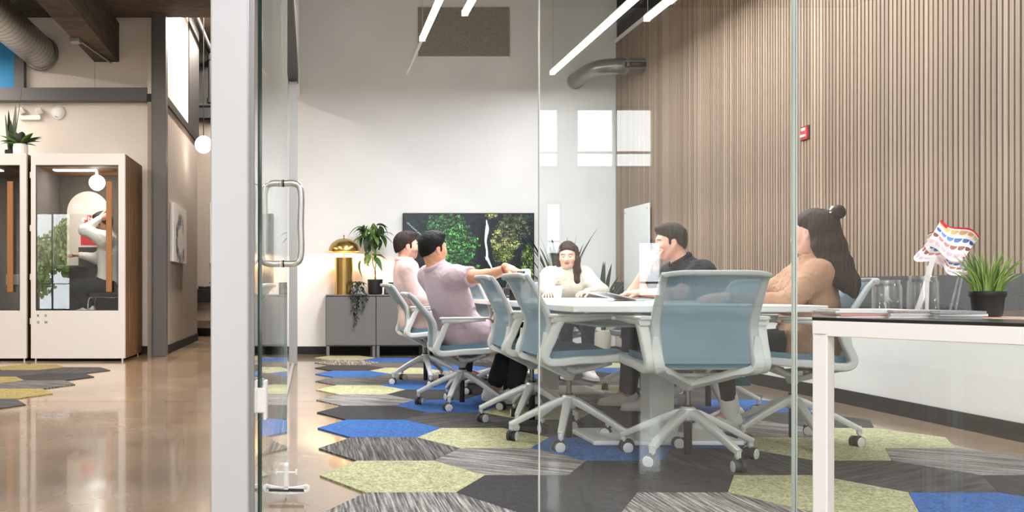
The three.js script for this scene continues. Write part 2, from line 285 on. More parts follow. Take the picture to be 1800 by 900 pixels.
// steel-framed glass front, side partition and the open door
{
  const p = setting('trim_6', 'light grey steel post of the glass front');
  mesh('post', slab(-0.283, -0.177, 0, 3.25, 2.38, 2.5, 0.006), M.postLight, p);
  mesh('glazing_bead', slab(-0.177, -0.165, 0, 3.25, 2.43, 2.48), M.postMid, p);
  mesh('gasket', slab(-0.192, -0.176, 0, 3.25, 2.5, 2.53), M.gasket, p);
  const q = setting('trim_7', 'grey steel post at the far end of the glass partition');
  mesh('post', slab(-0.245, -0.15, 0, 3.05, 9.12, 9.24, 0.004), M.postMid, q);
  const hd = setting('trim_8', 'dark steel header over the glass partition'); mesh('header', slab(-0.255, -0.14, 3.05, 3.2, 2.5, 9.24), M.steelDark, hd);
  const w2 = setting('window_1', 'tall glass side partition of the meeting room');
  for (const [a, b] of [[2.53, 4.72], [4.73, 6.92], [6.93, 9.12]]) mesh('pane', slab(-0.206, -0.194, 0.02, 3.05, a, b), M.glass, w2);
  mesh('sill_channel', slab(-0.22, -0.18, 0, 0.022, 2.53, 9.12), M.postMid, w2);
  const w3 = setting('window_2', 'large fixed glass pane facing the conference table');
  mesh('pane', slab(0.673, 1.4195, 0.012, 3.25, D_GLASS - 0.006, D_GLASS + 0.006), M.glass, w3);
  mesh('glass_edge', slab(0.6705, 0.673, 0.012, 3.25, D_GLASS - 0.006, D_GLASS + 0.006), M.glassEdge, w3);
  mesh('glass_edge', slab(1.4195, 1.4225, 0.012, 3.25, D_GLASS - 0.006, D_GLASS + 0.006), M.glassEdge, w3);
  const w4 = setting('window_3', 'fixed glass pane behind the white console desk');
  mesh('pane', slab(1.4305, X_RIGHT, 0.012, 3.25, D_GLASS - 0.006, D_GLASS + 0.006), M.glass, w4);
  mesh('glass_edge', slab(1.427, 1.4305, 0.012, 3.25, D_GLASS - 0.006, D_GLASS + 0.006), M.glassEdge, w4);
  mesh('floor_channel', [slab(0.6705, X_RIGHT, 0, 0.012, D_GLASS - 0.015, D_GLASS + 0.015)], M.postMid, w4);
  // the open door leaf, hinged on the post, swung into the room
  const d = setting('door_1', 'frameless glass door standing open with long steel pull handles');
  const hinge = v3(-0.151, 0, -2.5), L = 0.85, ang = Math.atan2(0.05, 0.848);
  d.position.copy(hinge); d.rotation.y = Math.PI / 2 - ang;      // local +x runs from the hinge to the free edge
  mesh('pane', bx(L, 2.9, 0.012, L / 2, 1.46, 0), M.glass, d);
  mesh('glass_edge', bx(0.0025, 2.9, 0.0125, -0.0015, 1.46, 0), M.glassEdgeDark, d);
  mesh('glass_edge', bx(0.0025, 2.9, 0.0125, L + 0.0015, 1.46, 0), M.glassEdge, d);
  const hx = 0.665, hy0 = 0.912, hy1 = 1.212, off = 0.073, r = 0.0125;
  for (const s of [1, -1]) {
    const h = mesh('handle', tube([[hx, hy1, s * 0.012], [hx, hy1, s * (off - 0.03)], [hx, hy1 - 0.008, s * (off - 0.009)], [hx, hy1 - 0.03, s * off], [hx, (hy0 + hy1) / 2, s * off], [hx, hy0 + 0.03, s * off], [hx, hy0 + 0.008, s * (off - 0.009)], [hx, hy0, s * (off - 0.03)], [hx, hy0, s * 0.012]], r, 80, 14), M.brushed, d);
    mesh('washer', [cyl(0.0135, 0.0135, 0.006, hx, hy1, s * 0.009, 20, 'z'), cyl(0.0135, 0.0135, 0.006, hx, hy0, s * 0.009, 20, 'z')], M.blackPlastic, h);
  }
  const hg = mesh('hinge', [bx(0.05, 0.075, 0.048, 0.018, 0.49, -0.008, 0.004), bx(0.045, 0.115, 0.010, 0.018, 0.49, 0.014, 0.003), bx(0.045, 0.115, 0.010, 0.018, 0.49, -0.012, 0.003), bx(0.03, 0.07, 0.03, -0.016, 0.49, -0.022, 0.003)], M.whitePaint, d);
  mesh('frame_plate', bx(0.05, 0.13, 0.008, -0.01, 0.49, -0.034, 0.003), M.whitePaint, hg);
  // patch lock at the free bottom corner, perforated stop arm on it
  const lk = mesh('floor_bolt', [bx(0.05, 0.09, 0.036, L - 0.03, 0.09, -0.004, 0.006), bx(0.04, 0.02, 0.03, L - 0.03, 0.045, 0, 0.004), rod([L - 0.03, 0.1, 0.012], [L - 0.03, 0.1, 0.045], 0.004), rod([L - 0.03, 0.092, 0.045], [L - 0.03, 0.112, 0.045], 0.0045)], M.whitePaint, d);
  const sh = new THREE.Shape(); sh.moveTo(-0.083, 0.006); sh.quadraticCurveTo(0, -0.012, 0.083, 0.008); sh.absarc(0.083, 0.022, 0.014, -Math.PI / 2, Math.PI / 2, false); sh.quadraticCurveTo(0, 0.012, -0.083, 0.034); sh.absarc(-0.083, 0.02, 0.014, Math.PI / 2, Math.PI * 1.5, false);
  for (const [x, y, rr] of [[-0.08, 0.02, 0.0085], [-0.053, 0.013, 0.007], [-0.031, 0.0075, 0.0055], [-0.012, 0.0048, 0.004], [0.006, 0.0045, 0.004], [0.024, 0.0075, 0.0055], [0.045, 0.0125, 0.007], [0.075, 0.0205, 0.0095]]) { const hole = new THREE.Path(); hole.absarc(x, y, rr, 0, Math.PI * 2, true); sh.holes.push(hole); }
  const arm = new THREE.ExtrudeGeometry(sh, { depth: 0.01, bevelEnabled: true, bevelSize: 0.001, bevelThickness: 0.001, bevelSegments: 1, curveSegments: 10 });
  arm.rotateY(Math.PI / 2); arm.translate(L - 0.035, 0.018, 0); const sa = mesh('stop_arm', arm, M.whitePaint, d); mesh('arm_core', bx(0.002, 0.012, 0.15, L - 0.036, 0.032, 0), M.gasket, sa);
  void lk;
}
// the lounge shell behind and beside the camera: walls with real window openings
const REAR = 5.0;
{
  const w = setting('wall_left', 'far left wall of the lounge'); mesh('plaster', slab(-8.35, -8.2, 0, 5.1, -5.15, 10.75), M.wallWarm, w);
  const rr = setting('wall_lounge_right', 'right wall of the lounge'); mesh('plaster', slab(6.4, 6.55, 0, 5.1, -5.15, 2.56), M.wall, rr);
  const cl = setting('wall_front_return', 'wall beside the glass front'); mesh('plaster', slab(X_RIGHT + 0.0, 6.4, 0, 5.1, 2.44, 2.56), M.wall, cl);
  const re = setting('wall_rear', 'window wall of the lounge behind the photographer');
  // openings: [x0, x1, y0, y1]
  const open = [[-7.9, -6.88, 0.2, 2.98], [-3.3, -1.4, 0.2, 2.98], [1.2, 2.94, 2.23, 2.98], [2.78, 2.97, 1.2, 1.86], [3.14, 4.06, 2.23, 2.98], [3.87, 4.17, 0.70, 1.40]];
  const xs = [...new Set([-8.2, 6.4, ...open.flatMap((o) => [o[0], o[1]])])].sort((a, b) => a - b), g = [];
  for (let i = 0; i < xs.length - 1; i++) {
    const x0 = xs[i], x1 = xs[i + 1], c = (x0 + x1) / 2; let y = 0;
    for (const o of open.filter((o) => c > o[0] && c < o[1]).sort((a, b) => a[2] - b[2])) { g.push(slab(x0, x1, y, o[2], -REAR - 0.15, -REAR)); y = o[3]; }
    g.push(slab(x0, x1, y, 5.1, -REAR - 0.15, -REAR));
  }
  mesh('plaster', g, M.wall, re);
  open.forEach((o, i) => {
    const wd = setting('window_' + (4 + i), 'daylight window of the lounge behind the photographer');
    const n = o[1] - o[0] > 1.5 ? 3 : o[1] - o[0] < 0.5 ? 1 : 2, fr = [];
    for (let k = 0; k <= n; k++) { const x = lerp(o[0], o[1], k / n); fr.push(slab(x - 0.02, x + 0.02, o[2], o[3], -REAR - 0.1, -REAR - 0.04)); }
    fr.push(slab(o[0], o[1], o[2], o[2] + 0.04, -REAR - 0.1, -REAR - 0.04), slab(o[0], o[1], o[3] - 0.04, o[3], -REAR - 0.1, -REAR - 0.04));
    const hy = o[2] + (o[3] - o[2]) * 0.27; fr.push(slab(o[0], o[1], hy - 0.012, hy + 0.012, -REAR - 0.1, -REAR - 0.04));
    mesh('frame', fr, M.postMid, wd); mesh('pane', slab(o[0], o[1], o[2], o[3], -REAR - 0.075, -REAR - 0.07), M.glassClear, wd);
  });
}
// ------------------------------------------------------------------ hexagonal carpet tiles
{
  const side = 0.3607, sh = new THREE.Shape();
  for (let k = 0; k < 6; k++) { const a = k * Math.PI / 3, r = side - 0.0012; k ? sh.lineTo(r * Math.cos(a), r * Math.sin(a)) : sh.moveTo(r, 0); }
  const hex = new THREE.ExtrudeGeometry(sh, { depth: 0.007, bevelEnabled: false }); hex.rotateX(-Math.PI / 2);
  const hexUV = boxUV(hex);
  const C = {
    o: mat('#c3c193', 0.95, { map: T.carpetLoop, bumpMap: T.carpetLoop, bumpScale: 0.002 }),
    b: mat('#3069b0', 0.95, { map: T.carpetLoop, bumpMap: T.carpetLoop, bumpScale: 0.002 }),
    k: mat('#363332', 0.95, { map: T.carpetLoop, bumpMap: T.carpetLoop, bumpScale: 0.002 }),
    s: mat('#c4bcb4', 0.95, { map: T.carpetStripe, bumpMap: T.carpetStripe, bumpScale: 0.002 }),
    g: mat('#8f8881', 0.95, { map: T.carpetStripe, bumpMap: T.carpetStripe, bumpScale: 0.002 }),
    d: mat('#5a5653', 0.95, { map: T.carpetDarkStripe, bumpMap: T.carpetDarkStripe, bumpScale: 0.002 }),
    y: mat('#a89456', 0.95, { map: T.carpetLoop, bumpMap: T.carpetLoop, bumpScale: 0.002 }),
  };
  const turns = { o: 0, b: 1, k: 2, s: 0.35, g: 0.3, d: 1.75, y: 0 };
  const tile = (parent, x, d, c, n) => { const m = mesh('carpet_tile', hexUV, C[c], parent); m.position.set(x, 0.0005, -d); m.rotation.y = Math.PI / 3 * (c === 's' || c === 'g' ? (n % 2 ? 0 : 1) : n % 6); };
  void turns;
  const carpet = thing('meeting_carpet', 'hexagonal carpet tiles in blue, olive, charcoal and striped grey under the conference table', 'carpet');
  // one string per column, far end first; columns alternate by half a tile
  const cols = ['osk bg o s k b g o s'.replace(/ /g, ''), 'bgo gb k b d o s k g'.replace(/ /g, ''), 'kdbsgkbodbkso', 'gkobdsgdbdokg', 'dsbkgodbsodbk', 'kobgkdbdosksb'];
  cols.forEach((col, c) => {
    const x = 0.397 + c * 0.541, first = 9.937 - (c % 2 ? 0.3123 : 0);
    for (let i = 0; i < 12; i++) { const d = first - i * 0.6247; if (d < 2.62) break; tile(carpet, x, d, col[i] ?? 'd', i + c); }
  });
  const lounge = thing('lounge_carpet', 'brown and olive hexagonal carpet tiles on the floor before the phone booths', 'carpet');
  const A = ['d', 'k', 'g', 'y', 'd', 'y'], B = ['y', 'd', 'y', 'g', 'k', 'd', 'y'];
  A.forEach((c, i) => tile(lounge, -2.36, 8.44 - i * 0.6247, c, i));
  B.forEach((c, i) => tile(lounge, -2.901, 8.44 + 0.3123 - i * 0.6247, c, i + 1));
  ['k', 'y', 'd', 'g', 'y', 'k'].forEach((c, i) => tile(lounge, -3.442, 8.44 - i * 0.6247, c, i));
}
// ------------------------------------------------------------------ task chairs
const CM = {
  frame: mat('#dadbd7', 0.4), frameDark: mat('#b9bebd', 0.42),
  mesh: mat('#98b4c1', 0.7, { transparent: true, opacity: 0.66, bumpMap: T.weave, bumpScale: 0.001 }),
  seat: mat('#6f8f9f', 0.85, { bumpMap: T.weave, bumpScale: 0.001 }),
  alu: mat('#d6d7d4', 0.36, { metalness: 0.3 }), wheel: mat('#d2d3d1', 0.5), tyre: mat('#3a3a3a', 0.6), black: mat('#131313', 0.35), chrome: mat('#6f6f70', 0.18, { metalness: 1 }),
};
const backProfile = [[-0.285, 0.885], [-0.262, 0.858], [-0.213, 0.765], [-0.174, 0.685], [-0.165, 0.645], [-0.174, 0.58], [-0.196, 0.49], [-0.206, 0.455]];
const profileCurve = new THREE.CatmullRomCurve3(backProfile.map(([x, y]) => v3(x, y, 0)), false, 'centripetal');
function makeChair(label, [x, d], turn, { drop = 0, recline = 0, spin = 0.3, group = 'task chairs around the conference table' } = {}) {
  const t = thing('task_chair', label, 'chair', [x, 0, -d], turn, group);
  // everything that tilts and sinks with the sitter
  const up = new THREE.Matrix4().makeTranslation(0, -drop, 0).multiply(new THREE.Matrix4().makeTranslation(0.0, 0.40, 0)).multiply(new THREE.Matrix4().makeTranslation(0, -0.40, 0));
  const U = (g) => g.clone().applyMatrix4(up);
  const backUp = new THREE.Matrix4().copy(up).multiply(new THREE.Matrix4().makeTranslation(-0.19, 0.46, 0)).multiply(new THREE.Matrix4().makeRotationZ(recline)).multiply(new THREE.Matrix4().makeTranslation(0.19, -0.46, 0));
  const B = (g) => g.clone().applyMatrix4(backUp);
  const G = makeChair.shared ??= chairShapes();
  const bf = mesh('back_frame', B(G.backFrame), CM.frameDark, t);
  mesh('back_mesh', B(G.backMesh), CM.mesh, t);
  mesh('lower_bow', U(G.bow), CM.frame, t);
  const st = mesh('seat', U(G.seat), CM.seat, t); mesh('seat_rim', U(G.seatRim), CM.frame, st);
  for (const s of [0, 1]) { const a = mesh('armrest', U(G.arm[s]), CM.frame, t); mesh('arm_pad', U(G.pad[s]), CM.frame, a); }
  mesh('tilt_mechanism', U(G.mech), CM.alu, t);
  mesh('gas_column', G.column(drop), CM.chrome, t); mesh('column_sleeve', G.sleeve, CM.black, t); mesh('hub', G.hub, CM.alu, t);
  for (let k = 0; k < 5; k++) {
    const l = mesh('leg', G.leg, CM.alu, t); l.rotation.y = spin + k * Math.PI * 2 / 5;
    const c = mesh('caster', G.wheels, CM.tyre, l); c.position.set(0.298, 0, 0); c.rotation.y = (k * 2.3 + spin * 5) % 6.28 - l.rotation.y;
    for (const g of G.wheelFaces) { const f = mesh('caster_face', g, CM.wheel, l); f.position.copy(c.position); f.rotation.copy(c.rotation); }
  }
  void bf; return t;
}
function chairShapes() {
  const rail = rrect(0.030, 0.026, 0.010);
  const P = (t) => profileCurve.getPointAt(t);
  // backrest outline: two side rails joined by a top rail that curls backwards
  const pts = [];
  for (let i = 10; i >= 0; i--) { const p = P(i / 10); if (i > 0) pts.push(v3(p.x, p.y, 0.222 + 0.006 * (1 - i / 10))); }
  const top = P(0); for (const z of [0.21, 0.17, 0.09, 0, -0.09, -0.17, -0.21]) pts.push(v3(top.x - 0.024 + 0.02 * (z / 0.21) ** 2, top.y + 0.006 - 0.004 * (z / 0.21) ** 2, z));
  for (let i = 1; i <= 10; i++) { const p = P(i / 10); pts.push(v3(p.x, p.y, -(0.222 + 0.006 * (1 - i / 10)))); }
  const railsG = [];
  for (const s of [1, -1]) { const q = []; for (let i = 0; i <= 10; i++) { const p = P(i / 10); q.push(v3(p.x, p.y, s * (0.228 - 0.006 * i / 10))); } railsG.push(sweep(q, rrect(0.030, 0.040, 0.011), { up: v3(0, 0, 1), n: 30, scale: (t) => [0.75 + 0.45 * t, 0.8 + 0.5 * t] })); }
  const topPts = []; for (let i = 0; i <= 12; i++) { const z = lerp(0.236, -0.236, i / 12), b = Math.abs(z) / 0.236; topPts.push(v3(top.x - 0.028 + 0.026 * b ** 4, top.y + 0.004 - 0.012 * b ** 6, z)); }
  railsG.push(sweep(topPts, rrect(0.03, 0.024, 0.009), { up: v3(0, 1, 0), n: 30 }));

  const backFrame = merge(railsG);
  const backMesh = sheet((u, v) => { const p = P(lerp(0.02, 0.95, v)), z = lerp(0.218, -0.218, u), b = 1 - (z / 0.218) ** 2; return [p.x - 0.022 * b * (0.4 + 0.6 * Math.sin(Math.PI * clamp(v, 0.05, 1))) - 0.012 * b * (v < 0.1 ? 1 : 0), p.y, z]; }, 14, 26, 0.004);
  // bow: the back rails curl under the seat and meet at the mechanism
  const bow = merge([1, -1].map((s) => sweep([[-0.183, 0.60, s * 0.232], [-0.19, 0.53, s * 0.230], [-0.208, 0.478, s * 0.228], [-0.198, 0.452, s * 0.216], [-0.15, 0.432, s * 0.165], [-0.08, 0.395, s * 0.085], [-0.01, 0.358, s * 0.006]], rrect(0.034, 0.05, 0.006), { up: v3(0, 0, 1), n: 34, scale: (t) => [0.8 + 0.2 * Math.sin(Math.PI * t), t < 0.15 ? 0.5 + 3.3 * t : 1] })));
  // seat cushion with a waterfall front
  const seat = sheet((u, v) => {
    const x = lerp(-0.185, 0.235, u), w = 0.222 - 0.03 * sstep(0.75, 1, u) ** 2 - 0.012 * sstep(0.25, 0, u), z = lerp(w, -w, v), e = Math.abs(2 * v - 1);
    return [x, 0.472 + 0.022 * u - 0.035 * sstep(0.82, 1.05, u) + 0.010 * e ** 3 - 0.008 * (1 - e * e) * Math.sin(Math.PI * u), z];
  }, 24, 20, 0.035);
  const rimPts = []; for (let i = 0; i <= 14; i++) { const a = lerp(-1, 1, i / 14); rimPts.push(v3(0.225 - 0.05 * Math.abs(a) ** 5, 0.463 - 0.004 * Math.abs(a), a * 0.222)); }
  const seatRim = merge([sweep(rimPts, rrect(0.03, 0.026, 0.008), { n: 30 }), bx(0.36, 0.012, 0.38, 0.02, 0.452, 0, 0.005)]);
  // arm loop: bottom bar along the seat, round rear corner, rising post, cantilevered top
  const loop = (s) => merge([
    sweep([[0.222, 0.478, s * 0.238], [0.10, 0.466, s * 0.247], [-0.03, 0.460, s * 0.252], [-0.13, 0.450, s * 0.256], [-0.178, 0.452, s * 0.258], [-0.198, 0.474, s * 0.259], [-0.19, 0.512, s * 0.261], [-0.168, 0.56, s * 0.264], [-0.145, 0.62, s * 0.268], [-0.125, 0.662, s * 0.272]], rrect(0.040, 0.052, 0.011), { up: v3(0, 0, 1), n: 60, scale: (t) => [1, t < 0.1 ? 0.7 + 3 * t : 1] }),
    sweep([[-0.165, 0.672, s * 0.27], [-0.07, 0.670, s * 0.272], [0.02, 0.672, s * 0.274], [0.12, 0.676, s * 0.272]], rrect(0.062, 0.03, 0.012), { n: 24, scale: (t) => [0.9 + 0.2 * Math.sin(Math.PI * t), 1.5 - 1.0 * t] }),
  ]);
  const pad = (s) => sweep([[-0.18, 0.685, s * 0.268], [-0.06, 0.687, s * 0.27], [0.06, 0.688, s * 0.272], [0.145, 0.688, s * 0.268]], rrect(0.078, 0.014, 0.006), { n: 20, scale: (t) => [t < 0.1 ? 0.75 + 2.5 * t : t > 0.85 ? 1 - (t - 0.85) * 3 : 1, 1] });
  const mech = merge([
    sweep([[-0.03, 0.40, 0], [0.03, 0.39, 0], [0.14, 0.425, 0]], rrect(0.13, 0.04, 0.012), { n: 16, scale: (t) => [0.8 + 0.5 * Math.abs(t - 0.45), 1 - 0.4 * Math.abs(t - 0.4)] }),
    lathe([[0.0, 0.335], [0.024, 0.335], [0.034, 0.36], [0.06, 0.40], [0.0, 0.405]], 28),
    ...[1, -1].map((s) => sweep([[0.0, 0.378, s * 0.02], [0.08, 0.405, s * 0.10], [0.15, 0.442, s * 0.19]], rrect(0.04, 0.024, 0.008), { n: 14 })),
    bx(0.012, 0.01, 0.16, 0.03, 0.41, 0.14, 0.004),
  ]);
  const column = (drop) => merge([cyl(0.0135, 0.0135, 0.17 - drop, 0, 0.20 + (0.17 - drop) / 2, 0, 20)]);
  const sleeve = merge([cyl(0.0185, 0.0185, 0.17, 0, 0.115, 0, 20), cyl(0.021, 0.021, 0.012, 0, 0.26, 0, 20)]);
  const hub = lathe([[0.0, 0.185], [0.034, 0.185], [0.038, 0.2], [0.038, 0.238], [0.033, 0.252], [0.022, 0.256], [0.0, 0.256]], 30);
  const leg = merge([
    toCreasedNormals(sweep([[0.012, 0.226, 0], [0.05, 0.221, 0], [0.12, 0.189, 0], [0.20, 0.149, 0], [0.285, 0.103, 0], [0.308, 0.092, 0]], rrect(0.046, 0.042, 0.005, 2), { straight: true, scale: (t) => [1 - 0.36 * t, 1 - 0.42 * t] }), 0.6),
    sweep([[0.298, 0.108, 0], [0.300, 0.09, 0], [0.300, 0.068, 0]], rrect(0.026, 0.024, 0.008), { up: v3(1, 0, 0), n: 8 }),
    cyl(0.0055, 0.0055, 0.03, 0.298, 0.06, 0, 10),
  ]);
  const wheelAt = (s, r, w, z) => cyl(r, r, w, 0.012, 0.0295, s * z, 24, 'z');
  const wheels = merge([...[1, -1].map((s) => wheelAt(s, 0.0295, 0.016, 0.0165)), cyl(0.020, 0.020, 0.024, 0.012, 0.0295, 0, 18, 'z'), bx(0.03, 0.03, 0.012, 0.0, 0.045, 0, 0.004)]);
  const wheelFaces = [1, -1].map((s) => { const g = lathe([[0.0, 0.004], [0.018, 0.0035], [0.0255, 0.001], [0.0262, -0.001]], 24); g.rotateX(s * Math.PI / 2); g.translate(0.012, 0.0295, s * 0.0255); return g; });
  return { backFrame, backMesh, bow, seat, seatRim, arm: [loop(1), loop(-1)], pad: [pad(1), pad(-1)], mech, column, sleeve, hub, leg, wheels, wheelFaces };
}
const RIGHTWARD = 0, LEFTWARD = Math.PI, AWAY = Math.PI / 2, TOWARDS = -Math.PI / 2;
makeChair('blue-grey mesh chair under the man in the pink shirt by the sideboard', [0.985, 7.3], RIGHTWARD + 0.05, { drop: 0.02, recline: 0.12, spin: 0.9 });
makeChair('blue-grey mesh chair under the man in the lavender shirt', [1.05, 5.9], RIGHTWARD - 0.06, { drop: 0.065, recline: 0.24, spin: 0.55 });
makeChair('empty mesh chair with the reaching man\'s hand over its back', [1.328, 5.1], RIGHTWARD - 0.03, { spin: 0.45 });
makeChair('empty mesh chair pushed under the near left corner of the conference table', [1.368, 4.5], RIGHTWARD, { spin: 0.52 });
makeChair('empty mesh chair half hidden behind the lavender shirt, beyond the reaching arm', [1.47, 6.42], RIGHTWARD + 0.05, { spin: 0.2 });
const endChair = makeChair('empty mesh chair at the near end of the table with its back to the camera', [1.80, 4.05], AWAY, { spin: 0.95 });
makeChair('mesh chair under the woman in the tan sweater', [2.556, 4.5], LEFTWARD - 0.25, { drop: 0.02, recline: 0.05, spin: 0.45 });
makeChair('mesh chair under the man in the black polo', [2.66, 5.68], LEFTWARD, { drop: 0.02, spin: 0.15 });
makeChair('mesh chair of the woman in the cream sweater at the far end of the table', [2.34, 7.82], TOWARDS, { drop: 0.02, spin: 0.7 });
makeChair('empty light blue mesh chair beyond the man in the black polo', [2.66, 6.75], LEFTWARD - 0.5, { spin: 0.3 });
{
  const tg = mesh('hang_tag', [bx(0.012, 0.085, 0.075, 0.02, 0.395, 0.27, 0.004)], mat('#1f4f57', 0.6), endChair); tg.userData.label = 'dark teal tag hanging below the seat';
  mesh('tag_print', [bx(0.0012, 0.01, 0.016, 0.0134 - 0.0005, 0.40, 0.27), bx(0.0012, 0.006, 0.02, 0.0134 - 0.0005, 0.418, 0.27)], M.whitePaint, tg);
}
// ------------------------------------------------------------------ conference table
{
  const t = thing('conference_table', 'long white conference table on grey box pedestals', 'table');
  mesh('tabletop', slab(1.222, 2.412, 0.708, 0.74, 3.95, 7.25, 0.006), mat('#efeeea', 0.28), t);
  const g = mat('#c9cac6', 0.4);
  for (const d of [4.5, 6.6]) {
    mesh('pedestal', [slab(1.80, 1.93, 0.03, 0.69, d, d + 0.14, 0.008), slab(1.52, 2.12, 0.688, 0.708, d - 0.15, d + 0.3)], g, t);
    mesh('foot_plate', slab(1.46, 2.24, 0.0075, 0.032, d - 0.12, d + 0.3, 0.008), M.whitePaint, t);
  }
  mesh('cable_tray', slab(1.62, 2.02, 0.60, 0.612, 4.8, 6.5), M.whitePaint, t);
}
// ------------------------------------------------------------------ linear pendant lamps
function pendant(label, x, y, d0, d1, { unlit = 0, room = 'meeting', group = 'linear pendant lamps', w = 0.06, power = 1, tint = null } = {}) {
  const t = thing('pendant_lamp', label, 'lamp', [x, y, -(d0 + d1) / 2], 0, group), L = d1 - d0;
  mesh('diffuser', bx(w, w * 0.9, L - 0.01, 0, 0, 0, 0.02), room === 'meeting' ? M.lampGlow : M.warmGlow, t);
  mesh('housing', [bx(w * 0.8, 0.012, L, 0, w * 0.45 + 0.006, 0, 0.003)], M.whitePaint, t);
  mesh('end_cap', [bx(w + 0.004, w * 0.95, 0.008, 0, 0, L / 2 + 0.003, 0.002), bx(w + 0.004, w * 0.95, 0.008, 0, 0, -L / 2 - 0.003, 0.002)], M.whitePaint, t);
  const top = (room === 'meeting' ? CEIL : y > CEIL_LOBBY ? 5.1 : CEIL_LOBBY) - y;
  for (const s of [-1, 1]) mesh('suspension_wire', rod([0, 0.04, s * (L / 2 - 0.02)], [0, top, s * (L / 2 - 0.02)], 0.0028, 0.0028, 6), M.postLight, t);
  if (unlit) mesh('unlit_extension', bx(w * 0.45, w * 0.45, unlit, 0, 0, -L / 2 - unlit / 2, 0.004), M.whitePaint, t);
  const col = tint ?? (room === 'meeting' ? LAMP.meetingColor : LAMP.lobbyColor);
  const l = new THREE.RectAreaLight(col, LAMP[room] * power, w * 2.2, L); l.position.set(0, -w * 0.5 - 0.01, 0); l.rotation.x = -Math.PI / 2; t.add(l); l.name = 'lamp_light';
  return t;
}
pendant('glowing linear pendant lamp with an unlit white tail above the left chairs', 1.13, 3.36, 4.6, 8.62, { unlit: 1.38, power: 1.3 });
pendant('short-looking glowing linear pendant lamp end in front of the grey wall panel', 1.43, 3.38, 4.2, 7.88, { power: 1.25 });
pendant('long glowing linear pendant lamp seen through the glass pane', 2.84, 3.36, 5.4, 9.98, { power: 0.62 });
pendant('glowing linear pendant lamp hanging beside the slat wall', 3.16, 3.36, 2.9, 7.98, { power: 0.62 });
for (const [x, d0, d1, where] of [[-4.5, 6.3, 10.1, 'left of the phone booths'], [-1.6, 5.2, 8.3, 'before the grey corner column'], [-4.2, -3.6, 0.8, 'near the left rear lounge window'], [0.2, -3.6, 0.8, 'over the photographer'], [3.6, -3.6, 0.8, 'near the right rear lounge windows']]) pendant('warm linear pendant lamp on the lounge ceiling ' + where, x, 3.75, d0, d1, { room: 'lobby', group: 'lounge pendant lamps', tint: d0 < 0 ? new THREE.Color(0.98, 0.98, 1.0) : null });

pendant('slim ceiling lamp high in the hallway', -1.27, 4.92, 11.0, 14.0, { room: 'lobby', group: 'lounge pendant lamps', power: 2.2 });
